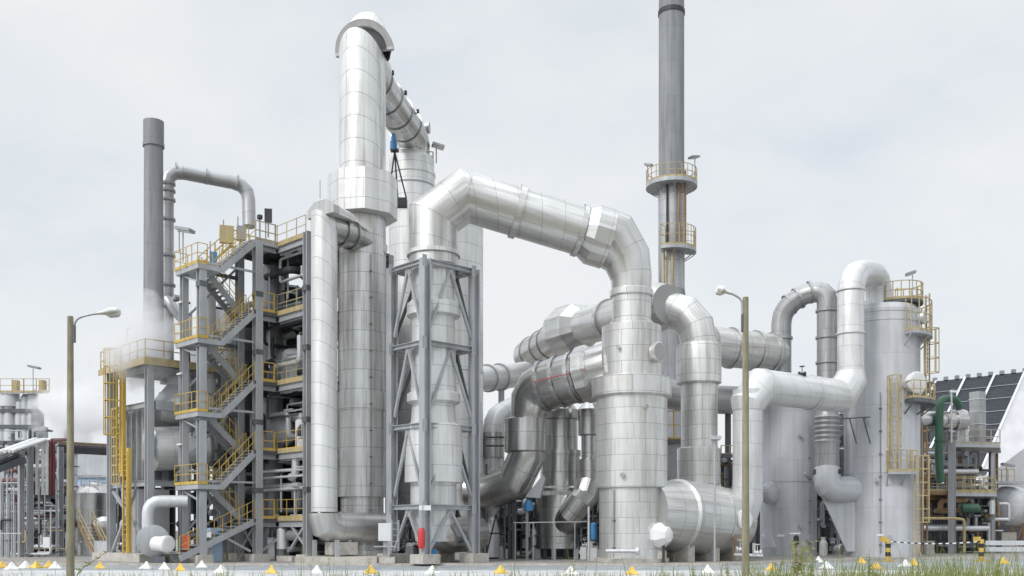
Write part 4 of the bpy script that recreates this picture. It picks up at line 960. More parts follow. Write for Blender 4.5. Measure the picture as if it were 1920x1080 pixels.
MB().sweep(rnd([at(1726, 972, 72.8), at(1790, 972, 73.2), at(1808, 974, 73.4), at(1808, 1036, 73.4)], .25, 3), .1, 12).build('pipe', 'yellow_pale', t)
t = thing('rack_lamp', 'slender white lamp pole standing on the right rack column', 'lamp', at(1784, 830, 74))
MB().rod(at(1784, 830, 74), at(1784, 731, 74), .07, 8).build('pole', 'pipe_light', t)
MB().box(at(1788, 736, 74), .5, .2, .14).build('lamp_head', 'white', t, smooth=False)
for px, Y, h, mat in ((1742, 73, 1.0, 'concrete'), (1756, 73.5, 1.4, 'pipe_dark'), (1848, 74, .5, 'pipe_light')):
    pass
t = thing('storage_box', 'pale concrete block beside the big grey tank', 'block', gp(1742, 71.5, AP))
MB().box(gp(1742, 71.5, AP), .55, .5, .95).box(gp(1742, 71.5, AP + .95), .62, .57, .06).build('block', 'concrete', t, smooth=False)
t = thing('dark_container', 'dark blue grey container under the right pipe rack', 'container', gp(1765, 77, AP))
MB().box(gp(1765, 78, AP), 2.0, 1.4, 3.9).build('body', 'pipe_dark', t, smooth=False)
for k in range(5): MB().box(gp(1752 + k * 6, 77.28, AP + .1), .06, .04, 3.6).build('rib', 'galvanised_dark', t, smooth=False)

# ================================================================== DARK PIPEWORK ADDED SO GAPS READ AS SHADE
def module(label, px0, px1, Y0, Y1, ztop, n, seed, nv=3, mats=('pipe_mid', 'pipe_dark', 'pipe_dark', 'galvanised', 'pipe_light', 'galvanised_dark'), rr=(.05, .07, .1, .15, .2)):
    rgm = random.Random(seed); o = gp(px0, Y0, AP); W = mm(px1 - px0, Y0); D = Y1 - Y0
    t = thing('shade_pipework', label, 'filler pipework', o + Vector((W / 2, 0, 0)))
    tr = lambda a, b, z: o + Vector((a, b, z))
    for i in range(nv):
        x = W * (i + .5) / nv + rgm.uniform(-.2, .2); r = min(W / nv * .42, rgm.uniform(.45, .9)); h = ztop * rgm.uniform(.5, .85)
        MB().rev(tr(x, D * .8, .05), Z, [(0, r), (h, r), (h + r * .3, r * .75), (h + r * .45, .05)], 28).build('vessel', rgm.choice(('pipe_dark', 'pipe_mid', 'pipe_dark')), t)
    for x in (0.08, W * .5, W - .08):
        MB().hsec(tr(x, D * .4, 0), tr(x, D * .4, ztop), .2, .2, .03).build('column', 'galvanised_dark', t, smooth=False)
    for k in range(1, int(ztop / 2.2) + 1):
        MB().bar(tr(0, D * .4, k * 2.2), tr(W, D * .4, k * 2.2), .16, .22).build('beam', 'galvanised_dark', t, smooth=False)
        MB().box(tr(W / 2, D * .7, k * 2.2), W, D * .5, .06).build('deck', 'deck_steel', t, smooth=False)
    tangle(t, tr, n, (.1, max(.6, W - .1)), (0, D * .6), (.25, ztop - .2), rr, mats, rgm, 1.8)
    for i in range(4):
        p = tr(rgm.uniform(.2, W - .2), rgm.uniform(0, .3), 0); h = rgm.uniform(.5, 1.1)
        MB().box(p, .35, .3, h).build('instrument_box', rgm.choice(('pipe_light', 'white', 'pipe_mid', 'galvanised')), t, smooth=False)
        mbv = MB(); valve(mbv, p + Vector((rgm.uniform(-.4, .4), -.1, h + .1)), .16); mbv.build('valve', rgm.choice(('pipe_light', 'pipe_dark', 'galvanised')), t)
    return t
module('shade filler jumble of dark pipes low behind the left steel frame', 205, 300, 62.5, 66, 8.6, 46, 31)
module('shade filler of dark packed pipes and vessels behind the stair foot', 335, 480, 62.0, 66, 15.5, 60, 32, 4)
module('shade filler of dark packed vessels deep behind the right wing of the stair tower', 470, 600, 64.5, 67.5, 17.8, 60, 33, 4)
module('shade filler of dark piping under the decks at ground level right of the stair column', 490, 575, 58.6, 61.5, 2.2, 20, 34, 3)
module('shade filler of dark pipework low behind the slim column foot', 640, 735, 59.5, 62, 2.6, 18, 35)
module('shade filler of dark pipework low behind the lattice frame', 735, 790, 57.6, 60, 2.4, 12, 36, 2)
module('shade filler of dark pipework in the gap between silo and stepped vessel', 905, 1010, 62.5, 65, 4.0, 34, 37, 3)
module('shade filler of dark pipework squeezed beside the foot of the round tank', 1085, 1130, 60.5, 63, 4.2, 22, 38, 2)
module('shade filler of dark pipework behind the horizontal drum and pale riser', 1350, 1432, 63.5, 66.5, 6.8, 34, 39, 2)
module('shade filler of dark pipework between the two grey tanks', 1528, 1590, 72.5, 75, 8.0, 22, 40, 2)
module('shade filler of dark equipment packed inside the right pipe rack', 1722, 1870, 79.5, 82, 8.2, 54, 41, 5, ('pipe_mid', 'pipe_dark', 'pipe_dark', 'galvanised', 'pipe_light', 'rust_steel'))
module('shade filler of dark equipment packed inside the left pipe rack', -20, 112, 73, 76.5, 8.0, 60, 42, 5, ('pipe_mid', 'pipe_dark', 'pipe_dark', 'galvanised', 'pipe_light', 'red_dark'))
module('shade filler of small dark machinery between background tank and left steel frame', 118, 215, 76, 79, 5.6, 40, 43, 3)

# ------------------------------------------------------------ fittings on the big pieces
for f in (.2, .45, .7):                          # lifting lugs on the descending top duct
    p = topc.lerp(duct_end, f) + Vector((1.1, -.1, .35)); MB().box(p, .16, .2, .22).build('lifting_lug', 'pipe_dark', mt, smooth=False)
for i, p in enumerate((fA, fB, fC)):             # node plates and splices on the lattice frame
    for z in lv: MB().box(p + Vector((0, -.245, z - .35)), .3, .02, .62, R(43)).build('splice_plate', 'galvanised', fr, smooth=False)
for i, z in enumerate(lv):
    for p, q in ((fA, fB), (fA, fC)):
        m_ = (p + q) / 2; MB().box(m_ + Z * (z - .52), .5, .03, .5, math.atan2((q - p).y, (q - p).x)).build('node_plate', 'galvanised', fr, smooth=False)
for (a, b) in ((0, 0), (3.45, 0), (AE, BE)):      # column splices and lamps on the stair tower
    for z in (4.0, 7.9, 11.9, 15.2):
        MB().box(T(a, b, z) , .46, .46, .3, R(45)).build('splice_plate', 'galvanised_dark', tower, smooth=False)
for i, z in enumerate(LV_R[1:]):
    for b in (-.5, -1.9):
        MB().box(T(AE + .5, b, z - .55), .7, .14, .1, R(-45)).build('strip_lamp', 'white', tower, smooth=False)
    MB().sweep(rnd([T(AE + .3, .0, z - .5), T(AE + .3, -3.0, z - .5), T(AE + .3, -3.0, z - 1.4)], .15, 3), .06, 10).build('conduit', 'pipe_light', tower)
for i, z in enumerate(LV_L):
    MB().bar(T(-.2, 2.2, z + 1.1), T(-.2, 2.2, z + 2.3), .05, .05).build('lamp_stem', 'galvanised', tower, smooth=False)
    MB().box(T(-.2, 2.1, z + 2.25), .5, .16, .1, R(-45)).build('strip_lamp', 'white', tower, smooth=False)
def stub(parent, c, rad, ang, z, r=.14, L=.35, mat='pipe_light'):
    o = Vector((math.cos(R(ang)), math.sin(R(ang)), 0)); p = Vector((c.x, c.y, z)) + o * (rad - .05)
    MB().rev(p, o, [(0, r * .7), (L - .1, r * .7), (L - .1, r * 1.3), (L, r * 1.3)], 18).build('nozzle', mat, parent)
for a, z, r in ((-100, 1.4, .14), (-118, 5.2, .1), (-80, 11.4, .12), (-130, 9.0, .1)): stub(tg, ct, rg_, a, z, r, .35, 'tank_paint')
c2 = gp(1478, 71); 
for a, z, r in ((-85, 8.5, .1), (-83, 2.2, .1), (-70, 5.8, .12), (-62, 1.3, .2)): stub(tm, c2, mm(51.5, 71), a, z, r, .3, 'tank_paint')
for a, z, r in ((-110, 4.9, .1), (-75, 8.6, .09), (-120, 11.9, .08)): stub(tk, pt, mm(66, YT) if z < 9.4 else mm(55, YT), a, z, r, .3, 'clad_fine')
for c_, rad, par, ang, z0, z1 in ((pt, mm(60, YT), tk, -128, .4, 4.1), (ct, rg_, tg, -112, .4, 11.0), (ct, rg_, tg, -20, .4, 9.0), (gp(1478, 71), mm(51.5, 71), tm, -60, .4, 9.2), (gp(679, YM), mm(46, YM), mt, -62, 1.0, 17.5)):
    o = Vector((math.cos(R(ang)), math.sin(R(ang)), 0)) * (rad + .08)
    MB().rod(Vector((c_.x, c_.y, z0)) + o, Vector((c_.x, c_.y, z1)) + o, .035, 8).build('conduit', 'pipe_mid', par)
    for k in range(int((z1 - z0) / 1.5)): MB().box(Vector((c_.x, c_.y, z0 + .5 + 1.5 * k)) + o * .995, .16, .12, .06).build('clip', 'galvanised_dark', par, smooth=False)

# ================================================================== DARK ROOF HALL
YH = 135.0
hl = thing('roof_hall', 'far hall with steep dark panelled roof and white gable', 'building', gp(1840, YH, AP))
e0 = at(1330, 1000, 128); e1 = at(1838, 905, 128)
def HP(x, y, Y): return at(x, y, Y)
ra, rb, rc2, rd2 = HP(1500, 742, 152), HP(1922, 697, 140), HP(1830, 905, 126), HP(1380, 935, 138)
nrm = (rb - ra).cross(rd2 - ra).normalized()
if nrm.y > 0: nrm = -nrm
mb = MB(); mb.prism([ra, rb, rc2, rd2], -nrm * .3)
LA = (rb - ra).length; LB = (rd2 - ra).length
mb.uv[0] = [(0, 0), (LA, 0), (LA, LB), (0, LB)]; mb.uv[1] = [(0, LB), (LA, LB), (LA, 0), (0, 0)]
mb.build('roof', 'roof_dark', hl, smooth=False)
for k in range(9):
    f = k / 8
    MB().bar(ra.lerp(rb, f) + nrm * .12, rd2.lerp(rc2, f) + nrm * .12, .3, .22, nrm).build('roof_rib', 'pipe_light', hl, smooth=False)
for k in range(1, 8):
    f = k / 8
    MB().bar(ra.lerp(rd2, f) + nrm * .08, rb.lerp(rc2, f) + nrm * .08, .1, .1, nrm).build('roof_batten', 'pipe_mid', hl, smooth=False)
for k in range(22):
    p = ra.lerp(rb, k / 21); MB().box(p, .5, .5, .5).build('ridge_vent', 'pipe_mid', hl, smooth=False)
gz = HP(1930, 885, 128)
MB().prism([rb + Vector((.25, 0, 0)), rc2 + Vector((.25, 0, 0)), Vector((rc2.x + .25, rc2.y, 1)), Vector((rb.x + 14, 139, 1)), Vector((rb.x + 14, 139, rb.z))], (.2, .35, 0)).build('gable', 'far_white', hl, smooth=False)
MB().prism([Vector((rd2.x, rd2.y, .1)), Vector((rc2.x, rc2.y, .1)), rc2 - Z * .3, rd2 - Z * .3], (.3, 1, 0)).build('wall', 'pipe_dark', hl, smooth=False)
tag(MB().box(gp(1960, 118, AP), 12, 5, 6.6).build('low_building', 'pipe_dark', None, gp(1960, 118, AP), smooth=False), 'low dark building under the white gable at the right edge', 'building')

# ================================================================== LEFT BACKGROUND
lr = thing('pipe_rack', 'left hand pipe rack with white pipes running off the picture edge', 'pipe rack', gp(70, 68, AP))
for px, Y, top in ((40, 66, 845), (56, 66.5, 830), (113, 69, 838), (10, 72, 850), (88, 74, 845)):
    MB().hsec(gp(px, Y, AP), at(px, top, Y), .34, .34, .05).build('column', 'galvanised', lr, smooth=False)
for i, (px, mat, r) in enumerate(((70, 'white', .12), (80, 'white', .11), (88, 'white', .11), (95, 'red_dark', .11), (101, 'red_dark', .1))):
    Y = 67 + i * .12
    MB().sweep(rnd([at(px, 928, Y), at(px, 822 + i, Y), (at(px - 62 - i * 2, 846, Y - 4) if i < 3 else at(px + 30, 824, Y + 4))], .3, 3), r, 14).build('pipe', mat, lr)
for k, (mat, r) in enumerate((('white', .17), ('pipe_mid', .12), ('pipe_dark', .16))):
    MB().rod(at(-40, 862 + k * 10, 62), at(62, 826 + k * 9, 67.5), r, 14).build('pipe', mat, lr)
MB().bar(at(-40, 893, 62), at(45, 862, 66), .3, .4).build('beam', 'galvanised_dark', lr, smooth=False)
MB().bar(at(63, 930, 67), at(108, 932, 68), .3, .25).build('beam', 'galvanised_dark', lr, smooth=False)
lt = lambda a, b, z: gp(0, 69) + Vector((a, b, z))
tangle(lr, lt, 26, (-.5, 4.2), (0, 4), (.4, 5.6), (.06, .1, .16, .22), ('pipe_light', 'pipe_mid', 'pipe_dark', 'galvanised', 'red_dark'), random.Random(3), 2.5)
tangle(lr, lambda a, b, z: gp(40, 66) + Vector((a, b, z)), 14, (-1.6, 2.6), (-.2, 2), (.3, 2.6), (.04, .06, .1), ('pipe_light', 'galvanised', 'pipe_dark', 'yellow_pale'), random.Random(4), 1.2)
mb = MB()
for k in range(6): mb.bar(gp(4 + k * 6, 65, AP), at(4 + k * 6, 1000, 65), .05, .05)
mb.bar(at(0, 1000, 65), at(40, 1000, 65), .06, .06); mb.build('railing', 'pipe_light', lr, smooth=False)
MB().box(at(88, 1027, 65.5), .45, .2, .7).build('junction_box', 'white', lr, smooth=False)
for k in range(14):                              # thin risers and cross pipes on the left rack
    px = 1 + k * 4.1 if k < 9 else 62 + (k - 9) * 11; MB().rod(gp(px, 66.6, AP), at(px, 868 + (k * 37) % 90, 66.6), (.05, .07, .04)[k % 3], 8).build('pipe', ('pipe_light', 'pipe_mid', 'galvanised')[k % 3], lr)
for k, py in enumerate((905, 921, 944, 958, 975, 990)):
    MB().rod(at(-20, py + 2, 66.9), at(112 if k % 2 else 60, py, 68.5), (.07, .05, .1)[k % 3], 8).build('pipe', ('pipe_light', 'pipe_dark', 'pipe_mid')[k % 3], lr)
    MB().bar(at(-10, py + 8, 67.8), at(40, py + 7, 68.4), .12, .16).build('beam', 'galvanised_dark', lr, smooth=False)
br = thing('pipe_bridge', 'dark pipe bridge carrying brown red pipes behind the left lamp post', 'pipe bridge', gp(160, 74, AP))
MB().bar(at(108, 842, 73), at(270, 852, 80), .3, .5).build('girder', 'pipe_dark', br, smooth=False)
for k, mat in enumerate(('rust_steel', 'pipe_mid', 'red_dark')):
    MB().rod(at(108, 829 + k * 4, 73 + k * .3), at(270, 838 + k * 4, 80 + k * .3), .09, 12).build('pipe', mat, br)
for px, Y in ((112, 73.4), (240, 78)): MB().bar(gp(px, Y, AP), at(px, 850, Y), .35, .35).build('post', 'galvanised', br, smooth=False)
ff = thing('far_pipe_tower', 'distant tower of vertical pale pipes with ochre railed platforms', 'pipe tower', gp(50, 95, AP))
for px, py0, top, r in ((3, 1000, 745, .5), (18, 1000, 742, .55), (37, 1000, 755, .45), (47, 1000, 745, .4), (61, 1000, 735, .5), (70, 1000, 775, .6)):
    MB().rev(gp(px, 95), Z, [(AP, r), (zz(top, 95), r), (zz(top, 95) + .3, r * .5)], 20).build('pipe', 'pipe_light' if px != 70 else 'pipe_mid', ff)
MB().rev(gp(18, 95), Z, [(zz(763, 95), .9), (zz(736, 95), .9), (zz(733, 95), .5)], 24).build('vessel_head', 'pipe_light', ff)
for x0, x1, py in ((0, 45, 738), (44, 92, 738)):
    d_ = MB().prism([at(x0, py, 94), at(x1, py, 94), at(x1, py, 97), at(x0, py, 97)], (0, 0, .3)).build('platform', 'galvanised', ff, smooth=False)
    railing(d_, [at(x0, py - 2, 94), at(x1, py - 2, 94)], 'yellow_pale', 1.3, 1.0, .03)
for px in (30, 80): MB().box(at(px, 737, 95), .5, .6, 1.2).build('equipment', 'yellow_pale', ff, smooth=False)
for z in (770, 800, 830): MB().bar(at(-10, z, 94.5), at(72, z, 94.5), .2, .35).build('beam', 'galvanised_dark', ff, smooth=False)
MB().box(gp(30, 98, AP), 5.4, 2, 12).build('core', 'pipe_mid', ff, smooth=False)
floodlight(at(62, 737, 94), 'floodlight on the distant pipe tower at left', 2.3, (.9, 0), size=1.0)
bt = thing('background_tank', 'polished round tank with railed top behind the left lamp post', 'tank', gp(174, 71, AP))
MB().rev(gp(176, 71), Z, [(AP, mm(34, 71)), (zz(925, 71), mm(34, 71)), (zz(912, 71), mm(26, 71)), (zz(905, 71), mm(12, 71))], 40).build('shell', 'clad_steel', bt)
MB().rev(at(196, 990, 69.4), (.25, -.95, 0), [(-.4, .8), (.3, .8), (.55, .5), (.62, .05)], 28).build('manhole', 'clad_steel', bt)
railing(bt, [at(152, 912, 70), at(200, 912, 70)], 'pipe_light', .7, .6, .03)
ss = thing('access_stair', 'steep ochre stair leaning against the background tank', 'stair', gp(160, 66, AP))
mb = MB(); s0 = gp(178, 65.5, AP); s1 = at(147, 982, 66.8); sdx = Vector((.75, .35, 0))
for o_ in (0, 1): mb.bar(s0 + sdx * o_, s1 + sdx * o_, .07, .22)
mb.build('stringer', 'rust_steel', ss, smooth=False)
mb = MB()
for k in range(9):
    p = s0.lerp(s1, (k + .5) / 9); mb.bar(p, p + sdx, .2, .04)
mb.build('tread', 'galvanised_dark', ss, smooth=False)
for o_ in (0, 1): railing(ss, [s0 + sdx * o_, s1 + sdx * o_], 'yellow_pale', .95, .8, .03, False)
t = thing('equipment_cabinet', 'grey cabinet beside the foot of the ochre stair', 'cabinet', gp(193, 64, AP))
MB().box(gp(193, 64, AP), .9, .6, 1.1).build('body', 'far_wall', t, smooth=False)
MB().box(gp(193, 63.67, AP + .1), .7, .03, .9).build('door', 'pipe_light', t, smooth=False)
for i, (px, Y, w, h, mat, lab) in enumerate(((172, 180, 10, 16.5, 'far_wall', 'pale far industrial block seen between lamp post and steel frame'), (120, 210, 12, 17, 'far_wall', 'hazy distant block left of the lamp post'), (178, 160, 4, 10, 'blue_pale', 'small pale blue far building beside the steel frame'), (20, 130, 14, 12, 'far_wall', 'long grey far building behind the left pipe rack'))):
    bb = thing('far_building', lab, 'building', gp(px, Y, 0.1))
    MB().box(gp(px, Y, .1), w, 8, h).build('wall', mat, bb, smooth=False)
    MB().box(gp(px, Y, .1 + h), w + .6, 8.6, .4).build('roof', 'pipe_mid', bb, smooth=False)
for px, Y, h, lab in ((238, 60, 2.6, 'thin aerial mast on the left frame deck'),):
    tag(MB().rod(gp(px, Y, 11.4), gp(px, Y, 11.4 + h), .03).bar(gp(px, Y, 11.4 + h), gp(px + 8, Y, 11.4 + h + .08), .05, .05).build('aerial', 'galvanised', None, gp(px, Y, 11.4), smooth=False), lab, 'aerial')

module('shade filler of dark upper pipes and vessels between the left rack and the distant pipe tower', -30, 108, 84, 88, 10.5, 50, 44, 6, ('pipe_mid', 'pipe_light', 'pipe_dark', 'galvanised', 'pipe_light', 'galvanised_dark'))
# ================================================================== LAMP POSTS
def lamp_post(px, top, Y, pts, label, hw):
    t = thing('street_lamp', label, 'street lamp', gp(px, Y), 'street lamps on concrete posts')
    MB().rev(gp(px, Y), Z, [(-.005, mm(7.4, Y)), (zz(top, Y), mm(5.4, Y)), (zz(top, Y) + .02, mm(4.5, Y))], 16).build('post', 'concrete_post', t)
    arm = [at(x, y, Y) for x, y in pts]
    MB().sweep(rnd(arm, .3, 4), .035, 10).build('arm', 'galvanised', t)
    MB().box(arm[0] + Vector((0, 0, -.5)), .06, .12, .55).build('bracket', 'galvanised_dark', t, smooth=False)
    e = arm[-1]; d = (arm[-1] - arm[-2]).normalized(); L = mm(hw, Y)
    h = MB().rev(e - d * .1, d, [(0, .06), (.12, .07), (.3, .13), (L * .6, .17), (L * .92, .13), (L, .04)], 20)
    for i, v in enumerate(h.v):
        c = e + d * ((v - e).dot(d)); off = v - c
        h.v[i] = c + Vector((off.x, off.y * 1.3, off.z * .75))
    hd = h.build('lamp_head', 'white', t)
    l = MB().rev(e + d * (L * .25) - Z * .085, d, [(0, .03), (.1, .1), (L * .5, .11), (L * .62, .03)], 16).build('lamp_glass', 'lens', hd)
lamp_post(132, 594, 31, [(139, 612), (141, 598), (165, 590), (190, 587)], 'weathered concrete lamp post at left, its white lamp reaching right', 42)
lamp_post(1398, 558, 31, [(1392, 592), (1391, 562), (1378, 553), (1364, 548)], 'weathered concrete lamp post at right, its white lamp reaching left', 28)

# ================================================================== ROAD MARKERS
def marker(px, base, mat, label, grp, s=1.0):
    Y = (CH - .004) * F / (base - HY); p = gp(px, Y, .004)
    if Y > 52.2: p.z = AP if (Y > 53.3 and px < 1300) else .004
    t = thing('road_marker', label, 'marker', p, grp)
    return t, p
cones = [(4, 1065, 'y'), (22, 1068, 'w'), (48, 1065, 'w'), (68, 1065, 'y'), (92, 1064, 'y'), (103, 1066, 'w'), (187, 1066, 'y'), (275, 1066, 'w'), (308, 1068, 'w'), (338, 1070, 'y'), (378, 1064, 'w'), (415, 1074, 'w'), (509, 1075, 'y'), (594, 1075, 'w'), (695, 1075, 'y'), (811, 1076, 'w'), (939, 1075, 'y'), (1070, 1077, 'w'), (1185, 1077, 'y'), (1327, 1074, 'w'), (1446, 1070, 'y'), (1535, 1054, 'w'), (1550, 1066, 'w'), (1615, 1056, 'y'), (1643, 1067, 'y'), (1698, 1062, 'w'), (1713, 1060, 'y'), (1882, 1057, 'y')]
clab = {0: 'yellow road marker at the left picture edge', 1: 'white pyramid marker leftmost on the road', 2: 'white pyramid marker below the left pipe rack columns', 3: 'yellow marker below the white vertical pipes', 4: 'yellow marker just left of the left lamp post, low behind a white one', 5: 'white pyramid marker immediately left of the left lamp post', 6: 'yellow marker at the left end of the frame plinth', 7: 'white marker under the yellow ladder foot', 8: 'white pyramid marker in front of the blower', 9: 'yellow marker below the orange red hose cabinet', 10: 'small white marker below the front stair column', 11: 'white pyramid marker right of the stair foot', 12: 'yellow marker between stair tower and slim column', 13: 'white pyramid marker below the slim column', 14: 'yellow marker below the white switch cabinet', 15: 'white pyramid marker below the lattice frame front leg', 16: 'yellow marker right of the lattice frame', 17: 'white pyramid marker below the stepped vessel', 18: 'yellow marker in front of the round tank', 19: 'white pyramid marker below the horizontal drum', 20: 'yellow marker right of the right lamp post', 21: 'white marker in the gap between the grey tanks, farther back', 22: 'white pyramid marker below the dark gap between the grey tanks', 23: 'yellow marker at the kerb left of the striped barrier', 24: 'yellow marker on the road left of the striped barrier', 25: 'white pyramid marker right of the barrier post', 26: 'yellow marker touching the white one right of the barrier post', 27: 'yellow marker rightmost near the picture edge'}
def pyramid(w, h):
    w *= .78; h *= .84; mb = MB(); k = 4; prof = [(0, w), (.03, w), (h * .55, w * .45), (h * .93, w * .17), (h, w * .1)]
    mb.rev((0, 0, 0), Z, prof, k, R(45)); return mb
wm = pyramid(.47, .42).build('marker_body', 'cone_white', sharp=15); ym = pyramid(.42, .42).build('marker_body', 'cone_yellow', sharp=15)
bw = MB().box((0, 0, 0), .56, .56, .035).build('base_plate', 'cone_white', smooth=False); by = MB().box((0, 0, 0), .5, .5, .035).build('base_plate', 'cone_yellow', smooth=False)
protos = {'w': (wm, bw), 'y': (ym, by)}
rc_r = random.Random(2)
for i, (px, base, c) in enumerate(cones):
    t, p = marker(px, base, None, clab[i], 'white road markers' if c == 'w' else 'yellow road markers')
    t.rotation_euler.z = rc_r.uniform(-.5, .9)
    for src in protos[c]:
        k = src.copy(); COL.objects.link(k); k.parent = t; k.location = (0, 0, 0.006 if src in (wm, ym) else 0)
for src in (wm, ym, bw, by): bpy.data.objects.remove(src)

# ================================================================== BARRIER
bar = thing('chain_barrier', 'yellow and black barrier posts linked by a striped chain at right', 'barrier', gp(1665, 60, 0))
for px in (1665, 1840):
    Y = 60.5
    for k in range(5):
        z0 = .05 + k * .26
        MB().rev(gp(px, Y), Z, [(z0, .16), (z0 + .255, .16)], 16).build('post_band', 'black' if k % 2 else 'yellow', bar)
    MB().box(gp(px, Y, .0), .8, .8, .06).build('foot', 'yellow', bar, smooth=False)
    MB().box(gp(px - 8, Y - .1, 1.2), .45, .05, .3).build('reflector', 'yellow', bar, smooth=False)
n_ = 26
for k in range(n_):
    f0, f1 = k / n_, (k + 1) / n_
    p, q = gp(1668, 60.4, 1.22).lerp(gp(1838, 60.4, 1.22), f0), gp(1668, 60.4, 1.22).lerp(gp(1838, 60.4, 1.22), f1)
    s0_ = -.14 * 4 * f0 * (1 - f0); s1_ = -.14 * 4 * f1 * (1 - f1)
    MB().bar(p + Z * s0_, q + Z * s1_, .06, .07).build('chain_link', 'black' if k % 2 else 'white', bar, smooth=False)
t = thing('guard_rail', 'low pale guard rail running off the right picture edge', 'guard rail', gp(1890, 61, 0))
for py in (1028, 1040): MB().bar(at(1848, py - 10, 61), at(1960, py - 10, 61), .05, .28).build('rail', 'pipe_light', t, smooth=False)
for px in (1862, 1905, 1948): MB().bar(gp(px, 61.1, 0), at(px, 1014, 61.1), .12, .12).build('post', 'pipe_mid', t, smooth=False)
t = thing('black_bollard', 'black banner flag on a short pole before the half hidden grey tank', 'flag', gp(1492, 60, 0))
MB().rev(gp(1493, 60), Z, [(0, .16), (.08, .16), (.1, .05), (.9, .05), (1.0, .17), (1.5, .16), (1.6, .05)], 14).build('body', 'black', t)
MB().box(gp(1490, 60, 1.68), .62, .3, .05).build('cap', 'white', t, smooth=False)

# ================================================================== WEEDS
def blade(mb, p, h, lean, w, rg, seg=4):
    a = rg.uniform(0, 6.28); d = Vector((math.cos(a), math.sin(a), 0)); sd = Vector((math.cos(a + 1.57), math.sin(a + 1.57), 0)) if rg.random() < .5 else Vector((1, 0, 0))
    prev = None
    for i in range(seg + 1):
        t = i / seg; c = p + Z * h * t * (1 - .15 * lean * t) + d * lean * h * t * t * .6
        ww = w * (1 - t) ** .7 + .001
        cur = (len(mb.v), len(mb.v) + 1); mb.v += [c - sd * ww, c + sd * ww]
        if prev: mb.face((prev[0], prev[1], cur[1], cur[0]))
        prev = cur
rg = random.Random(21)
def dens(px):
    return .12 + .5 * max(0, (px - 1000) / 900)
for nm, mat, n_b in (('roadside_grass', 'leaf', 1300), ('dry_grass', 'leaf_pale', 1300)):
    mb = MB(); k = 0
    while k < n_b:
        px = rg.uniform(-60, 1980)
        if rg.random() > dens(px): continue
        Y = rg.uniform(27, 36); p = gp(px + 0, Y)
        h = rg.triangular(.3, 1.25 if px > 1400 else .85, .5)
        for q in range(rg.randint(1, 4)): blade(mb, p + Vector((rg.uniform(-.15, .15), rg.uniform(-.15, .15), -.02)), h * rg.uniform(.6, 1.1), rg.uniform(.1, .8), rg.uniform(.008, .016), rg)
        k += 1
    tag(mb.build(nm, mat, smooth=False), kind='stuff')
mb = MB()
for k in range(420):
    px = rg.triangular(1380, 1990, 1850) if k % 5 else rg.uniform(-40, 1990); p = gp(px, rg.uniform(26, 34)); 
    blade(mb, p - Z * .02, rg.uniform(.9, 1.75), rg.uniform(.15, .7), rg.uniform(.006, .012), rg, 5)
tag(mb.build('tall_grass', 'leaf', smooth=False), kind='stuff')
def weed(px, Y, h, label, n=26, lean=0.0, bushy=.35, mat='leaf', leaf=.14):
    p = gp(px, Y); t = thing('weed_plant', label, 'plant', p, 'tall weeds at the roadside')
    stems = []; mb = MB()
    for s in range(max(1, int(n / 9))):
        top = p + Z * h * rg.uniform(.7, 1.0) + Vector((lean * h + rg.uniform(-bushy, bushy) * .9, rg.uniform(-.15, .15), 0))
        mid = p.lerp(top, .5) + Vector((-lean * h * .25, 0, 0)) + Z * .05
        mb.sweep([p, mid, top], [.012, .009, .004], 5); stems.append((p, mid, top))
    mb.build('stem', mat, t)
    mb = MB()
    for i in range(n * 4):
        a, m_, b = rg.choice(stems); f = rg.uniform(.3, 1); c = a.lerp(m_, f * 2) if f < .5 else m_.lerp(b, f * 2 - 1)
        an = rg.uniform(0, 6.28); d = Vector((math.cos(an), math.sin(an), rg.uniform(-.1, .8))).normalized(); L = leaf * rg.uniform(.5, 1.2) * (1.25 - f * .7)
        s = (Matrix.Rotation(rg.uniform(-1.5, 1.5), 3, d) @ d.cross(Z).normalized()) * L * .13; o_ = len(mb.v)
        mb.v += [c, c + d * L * .45 + s, c + d * L, c + d * L * .45 - s]; mb.face((o_, o_ + 1, o_ + 2, o_ + 3))
    mb.build('foliage', mat, t, smooth=False)
    return t
weed(1490, 33, 1.72, 'tallest bushy green weed before the half hidden grey tank', 60, .0, .8, 'leaf_pale', .28)
weed(1452, 33.4, 1.15, 'smaller green weed left of the tallest weed', 30, .0, .4)
weed(1520, 32.6, 1.3, 'leaning green weed right of the tallest weed', 24, .16, .4)
weed(1300, 31, .95, 'thin green weed below the horizontal drum', 18, -.05, .15, 'leaf_pale')
weed(1368, 31, 1.1, 'upright green weed left of the right lamp post', 22, .0, .15, 'leaf_pale')
weed(1412, 30.5, .95, 'green weed at the foot of the right lamp post', 18, .02, .2, 'leaf_pale')
weed(1635, 32, 1.25, 'wispy weed left of the striped barrier', 18, .1, .35)
weed(1790, 31.5, 1.2, 'wispy weed before the middle of the right rack', 18, -.2, .35)
weed(1870, 31.5, 1.25, 'wispy weed under the guard rail at right', 18, .12, .4)
weed(128, 29, 1.9, 'long green weed bending right across the left lamp post', 16, .62, .2, 'leaf', .2)
weed(688, 31, 1.35, 'single tall stem in front of the slim column foot', 12, .04, .06, 'leaf_pale')
weed(1072, 31, 1.2, 'tall stem left of the round tank', 10, .12, .05, 'leaf_pale')
weed(808, 31, 1.5, 'pale thin stem before the lattice frame', 10, .2, .05, 'leaf_pale')

